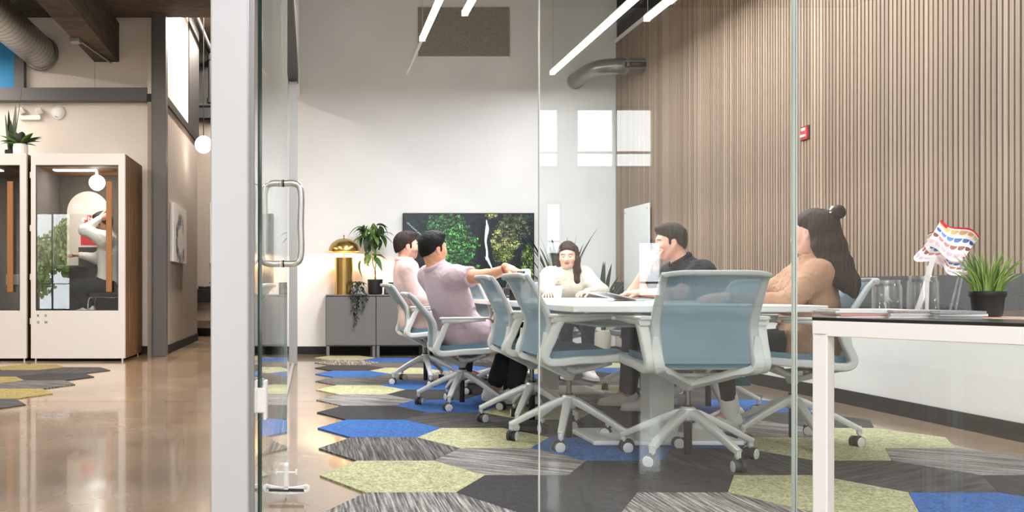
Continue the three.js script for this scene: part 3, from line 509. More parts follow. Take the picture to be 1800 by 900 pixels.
// ------------------------------------------------------------------ back wall: screen, grey panel, sideboard and what stands on it
{
  const t = thing('grey_wall_panel', 'large flat grey panel high on the back wall', 'panel', [1.906, 4.02, -D_BACK]);
  mesh('face', bx(1.138, 0.615, 0.028, 0, 0, 0.016, 0.004), M.greyPanel, t);
  mesh('bottom_ledge', bx(1.142, 0.012, 0.034, 0, -0.312, 0.018, 0.002), M.wall, t);
}
{
  const W = 1024, H = 576, cv = document.createElement('canvas'); cv.width = W; cv.height = H; const c = cv.getContext('2d'), r = rng(77);
  const rgb = (a, k = 1) => `rgb(${a.map((q) => Math.round(clamp(q * k, 0, 255))).join(',')})`;
  c.fillStyle = '#081018'; c.fillRect(0, 0, W, H);
  for (let i = 0; i < 1600; i++) { const x = r() * W, y = r() * H; c.fillStyle = `rgba(${8 + r() * 22},${18 + r() * 30},${28 + r() * 34},0.35)`; c.beginPath(); c.ellipse(x, y, 4 + r() * 22, 3 + r() * 30, r() * 0.6, 0, 6.3); c.fill(); }
  // foliage: many small sprays of leaves, each spray with its own brightness
  const bush = (cx, cy, rx, ry, n, base, lit) => { for (let i = 0; i < n; i++) { const a = r() * 6.283, q = Math.sqrt(r()), x = cx + rx * q * Math.cos(a) * (0.8 + 0.4 * r()), y = cy + ry * q * Math.sin(a) * (0.8 + 0.4 * r()), b = 0.12 + lit * Math.pow(r(), 1.7), s = 8 + r() * 16, m = 8 + Math.floor(r() * 10); for (let k = 0; k < m; k++) { c.fillStyle = rgb([base[0] * (0.8 + 0.4 * r()), base[1], base[2] * (0.7 + 0.5 * r())], b * (0.6 + 0.7 * r())); c.beginPath(); c.ellipse(x + (r() - 0.5) * s * 2, y + (r() - 0.5) * s * 1.3, 2 + r() * 6, 1.2 + r() * 2.6, r() * 3.14, 0, 6.3); c.fill(); } } };
  bush(W / 2, H / 2, W * 0.62, H * 0.62, 700, [30, 62, 46], 0.45); c.fillStyle = 'rgba(5,10,14,0.8)'; c.beginPath(); c.ellipse(640, 330, 60, 260, 0, 0, 6.3); c.fill(); c.beginPath(); c.ellipse(120, 430, 130, 120, 0, 0, 6.3); c.fill();
  bush(110, 140, 190, 130, 90, [40, 74, 62], 0.5); bush(330, 110, 170, 130, 260, [78, 150, 84], 1.0); bush(400, 250, 170, 150, 330, [84, 160, 80], 1.15); bush(430, 430, 150, 110, 220, [76, 146, 84], 1.0); bush(150, 470, 190, 110, 70, [30, 52, 44], 0.5);
  bush(800, 210, 110, 110, 280, [186, 200, 122], 1.05); bush(880, 90, 130, 110, 200, [120, 140, 104], 0.7); bush(790, 320, 80, 60, 110, [140, 164, 84], 0.9); bush(985, 400, 50, 140, 150, [140, 176, 90], 1.0); bush(690, 14, 50, 18, 26, [190, 204, 130], 1); bush(820, 470, 120, 60, 40, [40, 50, 30], 0.5);
  for (let i = 0; i < 900; i++) { const t = r(), y = 44 + t * 300, x = 652 + 6 * Math.sin(t * 9) + (r() - 0.5) * (8 + 18 * sstep(0.05, 0.2, t) * sstep(0.6, 0.2, t) + 8 * t); c.strokeStyle = `rgba(${190 + r() * 60},${215 + r() * 40},${240},0.4)`; c.lineWidth = 1 + r() * 1.6; c.beginPath(); c.moveTo(x, y); c.lineTo(x + (r() - 0.5) * 3, y + 10 + r() * 26); c.stroke(); }
  for (let i = 0; i < 420; i++) { const t = r(), x = 652 + t * 44 + (r() - 0.5) * 32 * (1 - t), y = 336 + t * 92; c.strokeStyle = `rgba(${180 + r() * 60},${205 + r() * 40},235,0.35)`; c.beginPath(); c.moveTo(x, y); c.lineTo(x + 3 + r() * 7, y + 10 + r() * 16); c.stroke(); }
  for (let i = 0; i < 40; i++) { const t = i / 40; c.fillStyle = 'rgba(190,215,210,0.55)'; c.beginPath(); c.ellipse(24 + t * 124, 68 + t * 110 + (r() - 0.5) * 14, 5, 3, 0.8, 0, 6.3); c.fill(); }
  const tx = new THREE.CanvasTexture(cv); tx.colorSpace = THREE.SRGBColorSpace;
  const t = thing('television', 'large black wall screen showing a jungle waterfall', 'television', [1.955, 1.295, -D_BACK]);
  mesh('case', bx(1.63, 0.925, 0.055, 0, 0, 0.05, 0.006), M.blackPlastic, t);
  mesh('screen', new THREE.PlaneGeometry(1.604, 0.902).translate(0, 0, 0.0785), new THREE.MeshStandardMaterial({ color: '#050505', roughness: 0.35, emissive: 0xffffff, emissiveMap: tx, emissiveIntensity: 1.7 }), t);
  mesh('wall_bracket', bx(0.5, 0.35, 0.02, 0, 0, 0.014), M.blackMatte, t);
}
{
  const grey = mat('#6f6c69', 0.42), front = grey, side = grey, top = grey;
  const names = ['grey sideboard cabinet under the gold lamp', 'grey sideboard cabinet behind the man in the pink shirt', 'grey sideboard cabinet below the screen, right of the seated men'];
  names.forEach((lab, i) => {
    const x = 0.178 + i * 0.602, t = thing('sideboard_cabinet', lab, 'cabinet', [x + 0.3, 0, -10.38], 0, 'sideboard cabinets along the back wall');
    mesh('carcass', bx(0.6, 0.6, 0.36, 0, 0.43, 0, 0.002), side, t);
    mesh('door', bx(0.592, 0.585, 0.018, 0, 0.432, 0.19, 0.002), front, t);
    for (const sx of [-0.275, 0.275]) for (const sz of [-0.14, 0.17]) mesh('leg', bx(0.035, 0.13, 0.035, sx, 0.065, sz, 0.003), side, t);
  });
  const tt = thing('worktop', 'thin grey continuous worktop lying over the sideboard cabinets', 'worktop'); mesh('board', slab(0.176, 1.986, 0.73, 0.745, 10.17, 10.58, 0.002), top, tt);
}
const TOP = 0.745;
{ // gold mushroom lamp
  const t = thing('table_lamp', 'gold mushroom-dome table lamp glowing on the sideboard', 'lamp', [0.402, TOP, -10.38]);
  const gold = mat('#b99a5e', 0.25, { metalness: 0.95 });
  mesh('base', [cyl(0.118, 0.118, 0.016, 0, 0.008, 0, 40), cyl(0.112, 0.112, 0.43, 0, 0.231, 0, 48)], gold, t);
  mesh('top_disc', lathe([[0, 0.446], [0.108, 0.446], [0.112, 0.450], [0.108, 0.454], [0, 0.454]], 48), gold, t);
  mesh('stem', [cyl(0.011, 0.011, 0.24, 0, 0.55, 0, 16), cyl(0.006, 0.006, 0.03, 0, 0.70, 0, 12), new THREE.SphereGeometry(0.011, 14, 10).translate(0, 0.72, 0)], gold, t);
  const dome = []; for (let i = 0; i <= 18; i++) { const a = i / 18 * Math.PI / 2; dome.push([0.192 * Math.sin(a) + 0.0001, 0.525 + 0.165 * Math.cos(a)]); } for (let i = 18; i >= 0; i--) { const a = i / 18 * Math.PI / 2; dome.push([0.188 * Math.sin(a) + 0.0001, 0.525 + 0.161 * Math.cos(a)]); }
  mesh('shade', lathe(dome, 56), gold, t);
  mesh('bulb', new THREE.SphereGeometry(0.034, 20, 14).translate(0, 0.575, 0.055), mat('#fff1d8', 0.4, { emissive: new THREE.Color(1, 0.72, 0.42), emissiveIntensity: 9 }), t);
  const l = new THREE.PointLight(new THREE.Color(1, 0.66, 0.34), 3.8, 0, 2); l.position.set(0, 0.575, 0.055); l.castShadow = true; l.shadow.radius = 1.6; l.name = 'bulb_light'; t.add(l);
}
// leaf: a pointed blade with a fold along its midrib, from the origin along +x
function leafGeo(L, W, droop = 0.3, fold = 0.25, n = 8) {
  return sheet((u, v) => { const s = v - 0.5, w = W * Math.pow(Math.sin(Math.PI * Math.pow(u, 0.8)), 0.9) + 0.001; return [L * u * (1 - 0.12 * droop * u), -L * droop * u * u + Math.abs(s) * w * fold * 2 * 0.5, s * w]; }, n, 4, 0.0012);
}
function place(g, pos, yaw, pitch, roll = 0, s = 1) { const h = g.clone(); h.applyMatrix4(new THREE.Matrix4().compose(v3(...pos), new THREE.Quaternion().setFromEuler(new THREE.Euler(roll, yaw, pitch, 'YZX')), v3(s, s, s))); return h; }
const leafG = mat('#3f5f2c', 0.5), leafG2 = mat('#5b7a35', 0.5), leafDark = mat('#27391f', 0.45), bark = mat('#6b5a40', 0.85), soil = mat('#4a4033', 0.95);
{ // braided money tree in a black pot
  const t = thing('potted_tree', 'small leafy braided-stem tree in a black pot on the sideboard', 'plant', [0.782, TOP, -10.36]);
  mesh('pot', lathe([[0, 0], [0.075, 0], [0.088, 0.02], [0.092, 0.17], [0.098, 0.185], [0.088, 0.186], [0.084, 0.165], [0, 0.165]], 36), M.blackPlastic, t);
  mesh('soil', lathe([[0, 0.178], [0.06, 0.172], [0.084, 0.168]], 24), soil, t);
  mesh('stem', [tube([[0.012, 0.16, 0], [-0.004, 0.28, 0.008], [0.01, 0.4, 0], [0.004, 0.56, 0.004], [0.006, 0.84, 0]], 0.007, 30, 8), tube([[-0.012, 0.16, 0], [0.004, 0.28, -0.008], [-0.03, 0.38, 0], [-0.035, 0.46, 0.01]], 0.006, 24, 8)], bark, t);
  const r = rng(12), base = leafGeo(0.15, 0.062, 0.55), big = leafGeo(0.19, 0.075, 0.7);
  for (let i = 0; i < 60; i++) {
    const lowB = i >= 48, k = lowB ? 0.42 + r() * 0.1 : 0.60 + r() * 0.28, yaw = r() * 6.283, L = lowB ? 0.03 + r() * 0.09 : 0.02 + r() * 0.14, cx = lowB ? -0.06 : -0.03;
    const p = [cx + Math.cos(yaw) * L, k, -Math.sin(yaw) * L * 0.5 + 0.02];
    mesh('leaf', place(i % 3 ? base : big, p, yaw, (Math.sin(yaw) > 0.3 ? -0.9 : 0.4) - r() * (Math.sin(yaw) > 0.3 ? 0.4 : 1.3), (r() - 0.5) * 1.0, 0.7 + r() * 0.45), [leafG, leafG2, leafDark][Math.floor(r() * 3)], t);
  }
  const tw = []; for (let i = 0; i < 9; i++) { const a = i * 2.4, k = 0.56 + i * 0.028; tw.push(tube([[0.0, 0.5 + i * 0.035, 0], [-0.03 + Math.cos(a) * 0.06, k + 0.06, Math.sin(a) * 0.06], [-0.03 + Math.cos(a) * 0.12, k + 0.08, Math.sin(a) * 0.11]], 0.003, 10, 5)); } mesh('twig', tw, leafG2, t);
}
{ // trailing plant in a white pot
  const t = thing('trailing_plant', 'trailing dark green plant in a small white pot spilling over the sideboard', 'plant', [0.545, TOP, -10.26]);
  mesh('pot', lathe([[0, 0], [0.048, 0], [0.055, 0.015], [0.06, 0.115], [0.055, 0.118], [0.052, 0.10], [0, 0.10]], 30), M.whitePaint, t);
  const r = rng(33), lf = leafGeo(0.042, 0.022, 0.3, 0.2, 5), dk = mat('#1c2a22', 0.5), dk2 = mat('#2b3b30', 0.5), vines = [];
  const addVine = (pts) => { const cv = new THREE.CatmullRomCurve3(pts.map((p) => v3(...p))); vines.push(new THREE.TubeGeometry(cv, 24, 0.0018, 5)); const n = Math.round(cv.getLength() / 0.022); for (let i = 1; i <= n; i++) { const p = cv.getPointAt(i / n); mesh('leaf', place(lf, p.toArray(), r() * 6.28, -0.2 - r() * 0.7, 0, 0.8 + r() * 0.5), r() < 0.5 ? dk : dk2, t); } };
  const ends = [[-0.03, -0.36, 0.125], [-0.05, -0.18, 0.12], [0.0, -0.28, 0.13], [0.02, -0.12, 0.125], [0.07, -0.19, 0.125], [0.10, -0.06, 0.12], [-0.08, -0.03, 0.12], [0.05, -0.02, 0.125]];
  ends.forEach(([x, y, z]) => addVine([[x * 0.3, 0.11, 0.02], [x * 0.7, 0.15, 0.07], [x * 0.95, 0.03, 0.115], [x * 1.0 + 0.01, (0.0 + y) / 2, z], [x, y, z - 0.005]]));
  for (let i = 0; i < 7; i++) { const a = i * 0.9; addVine([[0, 0.11, 0], [Math.cos(a) * 0.05, 0.16, Math.sin(a) * 0.05], [Math.cos(a) * 0.10, 0.14, Math.sin(a) * 0.09]]); }
  mesh('stem', vines, dk2, t);
}
{
  const t = thing('desk_clock', 'small black desk frame beside the potted tree on the sideboard', 'clock', [0.955, TOP, -10.34]);
  mesh('body', bx(0.13, 0.085, 0.05, 0, 0.0425, 0, 0.006), M.blackPlastic, t); mesh('face', bx(0.10, 0.05, 0.002, 0, 0.045, 0.026), mat('#5a5a58', 0.3), t);
  const u = thing('book', 'upright dark book leaning behind the black desk frame', 'book', [1.0, TOP, -10.44]); mesh('cover', bx(0.10, 0.15, 0.03, 0, 0.075, 0, 0.003), M.steelDark, u); mesh('pages', bx(0.092, 0.143, 0.024, 0.005, 0.076, 0), M.whiteSatin, u);
}
{ // whiteboard against the slat wall and the red pull station
  const t = thing('whiteboard', 'white glass board on the slat wall near the back corner', 'whiteboard', [X_RIGHT - 0.026, 1.2, -9.8]);
  mesh('board', bx(0.016, 1.15, 0.75, -0.012, 0, 0, 0.003), phys('#e9ebe8', 0.12, { clearcoat: 0.4 }), t);
  mesh('standoff', [-1, 1].flatMap((a) => [-1, 1].map((b) => cyl(0.012, 0.012, 0.05, 0.0, a * 0.52, b * 0.33, 14, 'x'))), M.chrome, t);
  const f = thing('fire_alarm', 'red fire alarm pull station set into the slat wall', 'alarm', [X_RIGHT, 2.0125, -6.52]);
  mesh('back_box', bx(0.014, 0.112, 0.098, 0.012, 0, 0), M.blackMatte, f);
  mesh('body', bx(0.03, 0.095, 0.075, 0.0, 0, 0, 0.005), mat('#c9322c', 0.4), f);
  mesh('pull_bar', [bx(0.012, 0.018, 0.06, -0.018, -0.02, 0, 0.003), bx(0.004, 0.02, 0.05, -0.016, 0.03, 0)], M.whitePaint, f);
}
{ // round duct elbow with a slot grille in the corner
  const t = thing('duct_elbow', 'galvanised duct elbow with slot grille in the back corner', 'duct');
  mesh('pipe', [tube([[3.82, 3.37, -9.72], [3.62, 3.37, -9.72], [3.5, 3.37, -9.74], [3.36, 3.385, -9.86], [3.30, 3.40, -10.1], [3.30, 3.41, -10.6]], 0.092, 60, 28)], M.galvDark, t);
  mesh('collar', [cyl(0.097, 0.097, 0.03, 3.60, 3.37, -9.72, 28, 'x'), cyl(0.103, 0.103, 0.02, 3.30, 3.41, -10.58, 28, 'z')], M.galvanised, t);
  const g = mesh('grille', [bx(0.27, 0.012, 0.02, 3.685, 3.40, -9.625, 0.003), bx(0.27, 0.012, 0.02, 3.685, 3.325, -9.625, 0.003), bx(0.012, 0.087, 0.02, 3.555, 3.3625, -9.625, 0.003), bx(0.012, 0.087, 0.02, 3.812, 3.3625, -9.625, 0.003)], M.galvanised, t);
  mesh('slot', bx(0.25, 0.07, 0.004, 3.684, 3.3625, -9.629), M.blackMatte, g);
}
// floor plants behind the far end of the table
function bladePlant(label, x, d, n, h, seed, potR = 0.13) {
  const t = thing('floor_plant', label, 'plant', [x, 0, -d], 0, 'floor plants by the back wall'), r = rng(seed);
  mesh('pot', lathe([[0, 0], [potR * 0.8, 0], [potR, 0.3], [potR * 1.04, 0.32], [potR * 0.92, 0.32], [potR * 0.9, 0.28], [0, 0.28]], 30), mat('#b8b2a6', 0.7), t);
  const ms = [leafDark, leafG, mat('#354a36', 0.5)];
  for (let i = 0; i < n; i++) {
    const a = r() * 6.283, L = h * (0.6 + r() * 0.5), out = 0.10 + r() * 0.42, w = 0.035 + r() * 0.03, R0 = r() * potR * 0.5, tw = (r() - 0.5) * 1.4;
    mesh('leaf', sheet((u, v) => { const ww = w * (0.5 + 1.2 * u) * (1 - u ** 3) * (v - 0.5) * 2 * 0.5 + 0.0005 * (v - 0.5), rr = R0 + out * u * u, b = a + 1.57 + tw * u; return [Math.cos(a) * rr + Math.cos(b) * ww, 0.27 + L * (u - 0.18 * out * u * u * u), Math.sin(a) * rr + Math.sin(b) * ww]; }, 10, 3, 0.0015), ms[i % 3], t);
  }
}
bladePlant('tall spiky floor plant behind the woman in the cream sweater', 3.02, 10.2, 26, 1.25, 4);
bladePlant('smaller spiky floor plant in the back corner below the whiteboard', 3.5, 10.25, 20, 0.85, 9);
// ------------------------------------------------------------------ on the conference table
{
  const alu = mat('#b9bcbf', 0.35, { metalness: 0.7 }), key = mat('#2b2c2e', 0.6);
  const laptop = (label, x, y, d, turn, open, back) => {
    const t = thing('laptop', label, 'laptop', [x, y, -d], turn);
    mesh('base', bx(0.22, 0.014, 0.31, 0, 0.007, 0, 0.004), alu, t); mesh('keyboard', bx(0.10, 0.001, 0.26, 0.03, 0.0147, 0), key, t); mesh('trackpad', bx(0.06, 0.0008, 0.1, -0.06, 0.0147, 0), alu, t);
    const lid = mesh('lid', bx(0.006, 0.21, 0.31, 0, 0.105, 0, 0.002).rotateZ(-open).translate(0.108, 0.012, 0), back, t);
    mesh('display', bx(0.001, 0.19, 0.29, -0.004, 0.105, 0).rotateZ(-open).translate(0.108, 0.012, 0), M.blackPlastic, lid);
  };
  laptop('slim silver laptop under the hand of the man in the black polo', 2.12, 0.74, 5.45, Math.PI + 0.1, 1.35, alu);
  laptop('open laptop with pale blue lid beyond the reaching man\'s arm', 1.50, 0.74, 6.75, 0.2, 0.25, mat('#a9bccb', 0.4, { metalness: 0.3 }));
  const mug = thing('mug', 'black coffee mug on the table under the reaching arm', 'mug', [1.36, 0.74, -5.65]);
  mesh('body', lathe([[0, 0], [0.036, 0], [0.041, 0.006], [0.041, 0.098], [0.038, 0.1], [0.037, 0.012], [0, 0.01]], 32), M.blackPlastic, mug);
  mesh('handle', tube([[-0.039, 0.08, 0], [-0.065, 0.078, 0], [-0.072, 0.05, 0], [-0.062, 0.025, 0], [-0.039, 0.022, 0]], 0.0055, 24, 8), M.blackPlastic, mug);
  mesh('print', [bx(0.02, 0.012, 0.002, -0.005, 0.05, 0.0405), bx(0.012, 0.008, 0.002, 0.004, 0.034, 0.0405)], M.whitePaint, mug);
  const sp = thing('speaker', 'white rounded speaker standing on the table beside the reaching hand', 'speaker', [1.42, 0.74, -5.62]);
  mesh('body', bx(0.07, 0.21, 0.055, 0, 0.105, 0, 0.02), M.whitePaint, sp);
  const cup = thing('paper_cup', 'white paper cup on the table near the cream sweater woman', 'cup', [2.02, 0.74, -6.95]);
  mesh('wall', lathe([[0, 0], [0.028, 0], [0.04, 0.1], [0.042, 0.103], [0.037, 0.1], [0.027, 0.004], [0, 0.004]], 28), M.whitePaint, cup);
  const ph = thing('phone', 'black phone held by the reaching man over the chair back', 'phone', [1.245, 0.868, -5.16], 0.5); ph.rotation.z = 0.9;
  mesh('body', bx(0.145, 0.009, 0.07, 0, 0, 0, 0.004), M.blackPlastic, ph);
  const nb = thing('notebook', 'white notebook lying on the table before the man in the black polo', 'notebook', [2.1, 0.74, -5.0], 0.2);
  mesh('cover', bx(0.15, 0.008, 0.21, 0, 0.004, 0, 0.002), M.whiteSatin, nb);
}
// ------------------------------------------------------------------ white console desk in front of the glass, with its things
const DESK_H = 0.76;
{
  const cx = 1.04, cd = 1.76, ang = -58 * Math.PI / 180;  // near edge runs from this corner towards the camera and to the right
  const t = thing('console_desk', 'white steel-framed console desk with a thin black top', 'desk', [cx, 0, -cd], ang);
  const L = 0.9, W = 1.15;   // local +x along the near edge, local -z across the top
  mesh('tabletop', bx(L, 0.006, W, L / 2, DESK_H - 0.003, -W / 2), mat('#1d1b1b', 0.3), t);
  mesh('frame_rail', [bx(L, 0.032, 0.03, L / 2, DESK_H - 0.022, -0.015, 0.002), bx(L, 0.032, 0.03, L / 2, DESK_H - 0.022, -W + 0.015, 0.002), bx(0.03, 0.032, W - 0.06, 0.015, DESK_H - 0.022, -W / 2, 0.002), bx(0.03, 0.032, W - 0.06, L - 0.015, DESK_H - 0.022, -W / 2, 0.002)], M.whitePaint, t);
  for (const [x, z] of [[0.015, -0.015], [0.015, -W + 0.015], [L - 0.015, -0.015], [L - 0.015, -W + 0.015]]) mesh('leg', bx(0.03, DESK_H - 0.03, 0.03, x, (DESK_H - 0.03) / 2, z, 0.003), M.whitePaint, t);
  const at = (a, b, y = DESK_H) => { const p = v3(a, 0, -b).applyAxisAngle(v3(0, 1, 0), ang); return [cx + p.x, y, -cd + p.z]; };
  // magazine stacks
  const cov = ['#d9d7d2', '#8f9395', '#e6e3dd', '#a7a29c', '#c4c6c6', '#e0d9d0'].map((c) => mat(c, 0.35)), page = mat('#f0eee9', 0.8), red = mat('#d87b78', 0.4), r = rng(8);
  const mags = (label, a, b, n, turn, th, w, l) => {
    const p = at(a, b);
    for (let k = 0; k < n; k++) {
      const m = thing('magazine', label.replace('#', ['lowest', 'second', 'third', 'fourth', 'fifth', 'topmost'][k === n - 1 ? 5 : k]), 'magazine', [p[0] + (r() - 0.5) * 0.01, DESK_H + k * th, p[2] + (r() - 0.5) * 0.01], ang + turn + (r() - 0.5) * 0.1, 'magazines stacked on the console desk');
      mesh('pages', bx(w - 0.004, th - 0.0016, l - 0.004, 0, th / 2, 0), page, m); mesh('cover', [bx(w, 0.0007, l, 0, th - 0.0004, 0), bx(w, 0.0007, l, 0, 0.0004, 0), bx(w, th - 0.0002, 0.0008, 0, th / 2, l / 2)], k === 1 && th > 0.0033 && th < 0.004 ? red : cov[Math.floor(r() * cov.length)], m);
    }
  };
  mags('# magazine of the flat spread stack at the left corner of the desk', 0.048, 0.105, 5, 0.95, 0.0034, 0.15, 0.10);
  mags('# magazine of the middle stack in front of the glass jars', 0.115, 0.155, 5, 0.9, 0.0032, 0.12, 0.09);
  mags('# booklet of the thick white stack beside the grass pot', 0.178, 0.175, 3, 0.85, 0.0052, 0.085, 0.075);
  const lf = at(0.235, 0.265); const lfl = thing('leaflet', 'orange and white leaflet lying under the grass pot', 'leaflet', [lf[0] + 0.02, DESK_H, lf[2]], ang + 0.3);
  mesh('paper', bx(0.2, 0.0015, 0.12, 0, 0.0008, 0), mat('#e9d9c8', 0.5), lfl); mesh('print', bx(0.18, 0.0006, 0.04, 0, 0.0018, 0.035), mat('#c9885c', 0.5), lfl);
  // two glass jars
  const jar = (label, a, b, R, H) => {
    const j = thing('glass_jar', label, 'jar', at(a, b), 0, 'glass jars on the console desk');
    const o = [[0, 0], [R * 0.92, 0], [R, 0.008], [R, H * 0.82], [R * 0.97, H * 0.86], [R * 0.88, H * 0.885], [R * 0.88, H * 0.93], [R * 0.91, H * 0.935], [R * 0.88, H * 0.95], [R * 0.91, H * 0.965], [R * 0.88, H], [R * 0.85, H], [R * 0.85, H * 0.89], [R * 0.955, H * 0.84], [R * 0.955, 0.012], [0, 0.01]];
    mesh('glass', lathe(o, 40), phys('#ffffff', 0.02, { transmission: 1, thickness: 0, ior: 1.5 }), j);
    mesh('rim', [new THREE.TorusGeometry(R * 0.88, R * 0.035, 8, 40).rotateX(Math.PI / 2).translate(0, H * 0.99, 0)], phys('#ffffff', 0.02, { transmission: 1, thickness: 0, ior: 1.5 }), j);
    return j;
  };
  jar('empty clear glass jar left of the ribbon jar on the console desk', 0.032, 0.245, 0.028, 0.078);
  jar('clear glass jar holding white paper sticks on the console desk', 0.058, 0.352, 0.030, 0.088);
  const jp = at(0.058, 0.352);
  const stick = (label, a, b, c, w) => { const q = thing('paper_stick', label, 'stick', jp, ang, 'paper sticks in the jar'); mesh('strip', sweep([[a[0], 0.008, a[1]], b, c], rrect(w, 0.0012, 0.0005, 1), { up: v3(0, 0, 1), n: 10 }), M.whitePaint, q); };
  stick('wide white paper stick leaning left in the jar', [-0.012, 0.0], [0.002, 0.05, 0.003], [0.022, 0.13, 0.004], 0.011);
  stick('narrow white paper stick standing upright in the jar', [0.010, 0.006], [0.011, 0.05, 0.006], [0.013, 0.11, 0.008], 0.007);
  // grass in a black pot
  const g = thing('potted_grass', 'potted bright green grass in a black plastic pot on the desk', 'plant', at(0.196, 0.30, DESK_H + 0.0022));
  mesh('pot', lathe([[0, 0], [0.027, 0], [0.029, 0.003], [0.0335, 0.046], [0.036, 0.047], [0.0375, 0.060], [0.0345, 0.061], [0.033, 0.05], [0, 0.05]], 36), M.blackPlastic, g);
  g.scale.setScalar(0.86);
  const rr = rng(61), greens = ['#7da03c', '#5c8230', '#9bb562', '#456b2a', '#a9bd7c', '#88a84e'].map((c) => mat(c, 0.55));
  for (let i = 0; i < 150; i++) {
    const a = rr() * 6.283, R0 = Math.sqrt(rr()) * 0.027, L = 0.055 + rr() * 0.06, out = (R0 / 0.027) * (0.02 + rr() * 0.05), w = 0.0022 + rr() * 0.0018, tw = rr() * 3, dx = (rr() - 0.5) * 0.012;
    mesh('grass_blade', sheet((u, v) => { const ww = w * (1 - u ** 2.2) * (v - 0.5) * 2 + 0.0001 * (v - 0.5), q = R0 + out * u * u, b = tw + u * 0.6; return [Math.cos(a) * q + Math.cos(b) * ww + dx * u, 0.05 + L * (u - 0.12 * u * u * (out / 0.05)), Math.sin(a) * q + Math.sin(b) * ww]; }, 5, 1, 0.0004), greens[Math.floor(rr() * greens.length)], g);
  }
  // crumpled printed paper with a sunglasses pattern on clear sticks
  const cv = document.createElement('canvas'); cv.width = 256; cv.height = 256; const c = cv.getContext('2d'); c.fillStyle = '#fbf7f4'; c.fillRect(0, 0, 256, 256);
  const rows = [['#f4d9e2', '#f2c6d6', '#eec2d4'], ['#8a5a58', '#d98a88', '#b0706e'], ['#4a66b0', '#6f92d2', '#5f80c6'], ['#c9d78e', '#f0cf7c', '#e6b070']];
  rows.forEach((rw, j) => { for (let k = 0; k < 3; k++) for (const e of [0, 1]) { const x = k * 86 + 4 + e * 42, y = 232 - j * 58; c.fillStyle = rw[(k + e) % 3]; c.beginPath(); c.moveTo(x, y - 34); c.lineTo(x + 38, y - 34); c.quadraticCurveTo(x + 40, y - 4, x + 19, y - 2); c.quadraticCurveTo(x - 2, y - 4, x, y - 34); c.fill(); } });
  c.fillStyle = '#e8304a'; c.fillRect(0, 0, 256, 12); c.fillRect(0, 0, 60, 30);
  const tx = new THREE.CanvasTexture(cv); tx.colorSpace = THREE.SRGBColorSpace; const pm = new THREE.MeshStandardMaterial({ map: tx, roughness: 0.7 });
  const f = thing('paper_flag', 'folded paper fan printed with rainbow sunglasses on clear sticks', 'decoration', at(0.105, 0.37, DESK_H), -0.6);
  const fold = (ox, oy, oz, w, h, roll, bend, yaw) => { const q = sheet((u, v) => { const a = (u - 0.5) * bend, R = w / Math.abs(bend), y = (v - 0.5) * h + 0.006 * Math.sin(u * 7 + v * 3); return [R * Math.sin(a), y, R * Math.cos(a) - R + 0.008 * Math.sin(v * 5 + u * 2)]; }, 18, 14, 0.0006); q.applyMatrix4(new THREE.Matrix4().compose(v3(ox, oy, oz), new THREE.Quaternion().setFromEuler(new THREE.Euler(0, yaw, roll, 'ZYX')), v3(1, 1, 1))); return q; };
  mesh('front_sheet', fold(0.002, 0.163, 0.012, 0.085, 0.066, -0.52, 1.5, 0.1), pm, f);
  mesh('back_sheet', fold(-0.034, 0.148, -0.008, 0.075, 0.062, -0.45, -2.1, -0.5), pm, f);
  mesh('lower_sheet', fold(0.002, 0.115, 0.002, 0.062, 0.035, -0.62, 1.8, -0.3), pm, f);
  mesh('stick', [rod([-0.004, 0.0, 0.0], [0.022, 0.13, 0.0], 0.0022), rod([0.006, 0.0, 0.004], [0.026, 0.13, 0.004], 0.0022)], phys('#e8ecec', 0.08, { transmission: 0.8, thickness: 0 }), f);
}
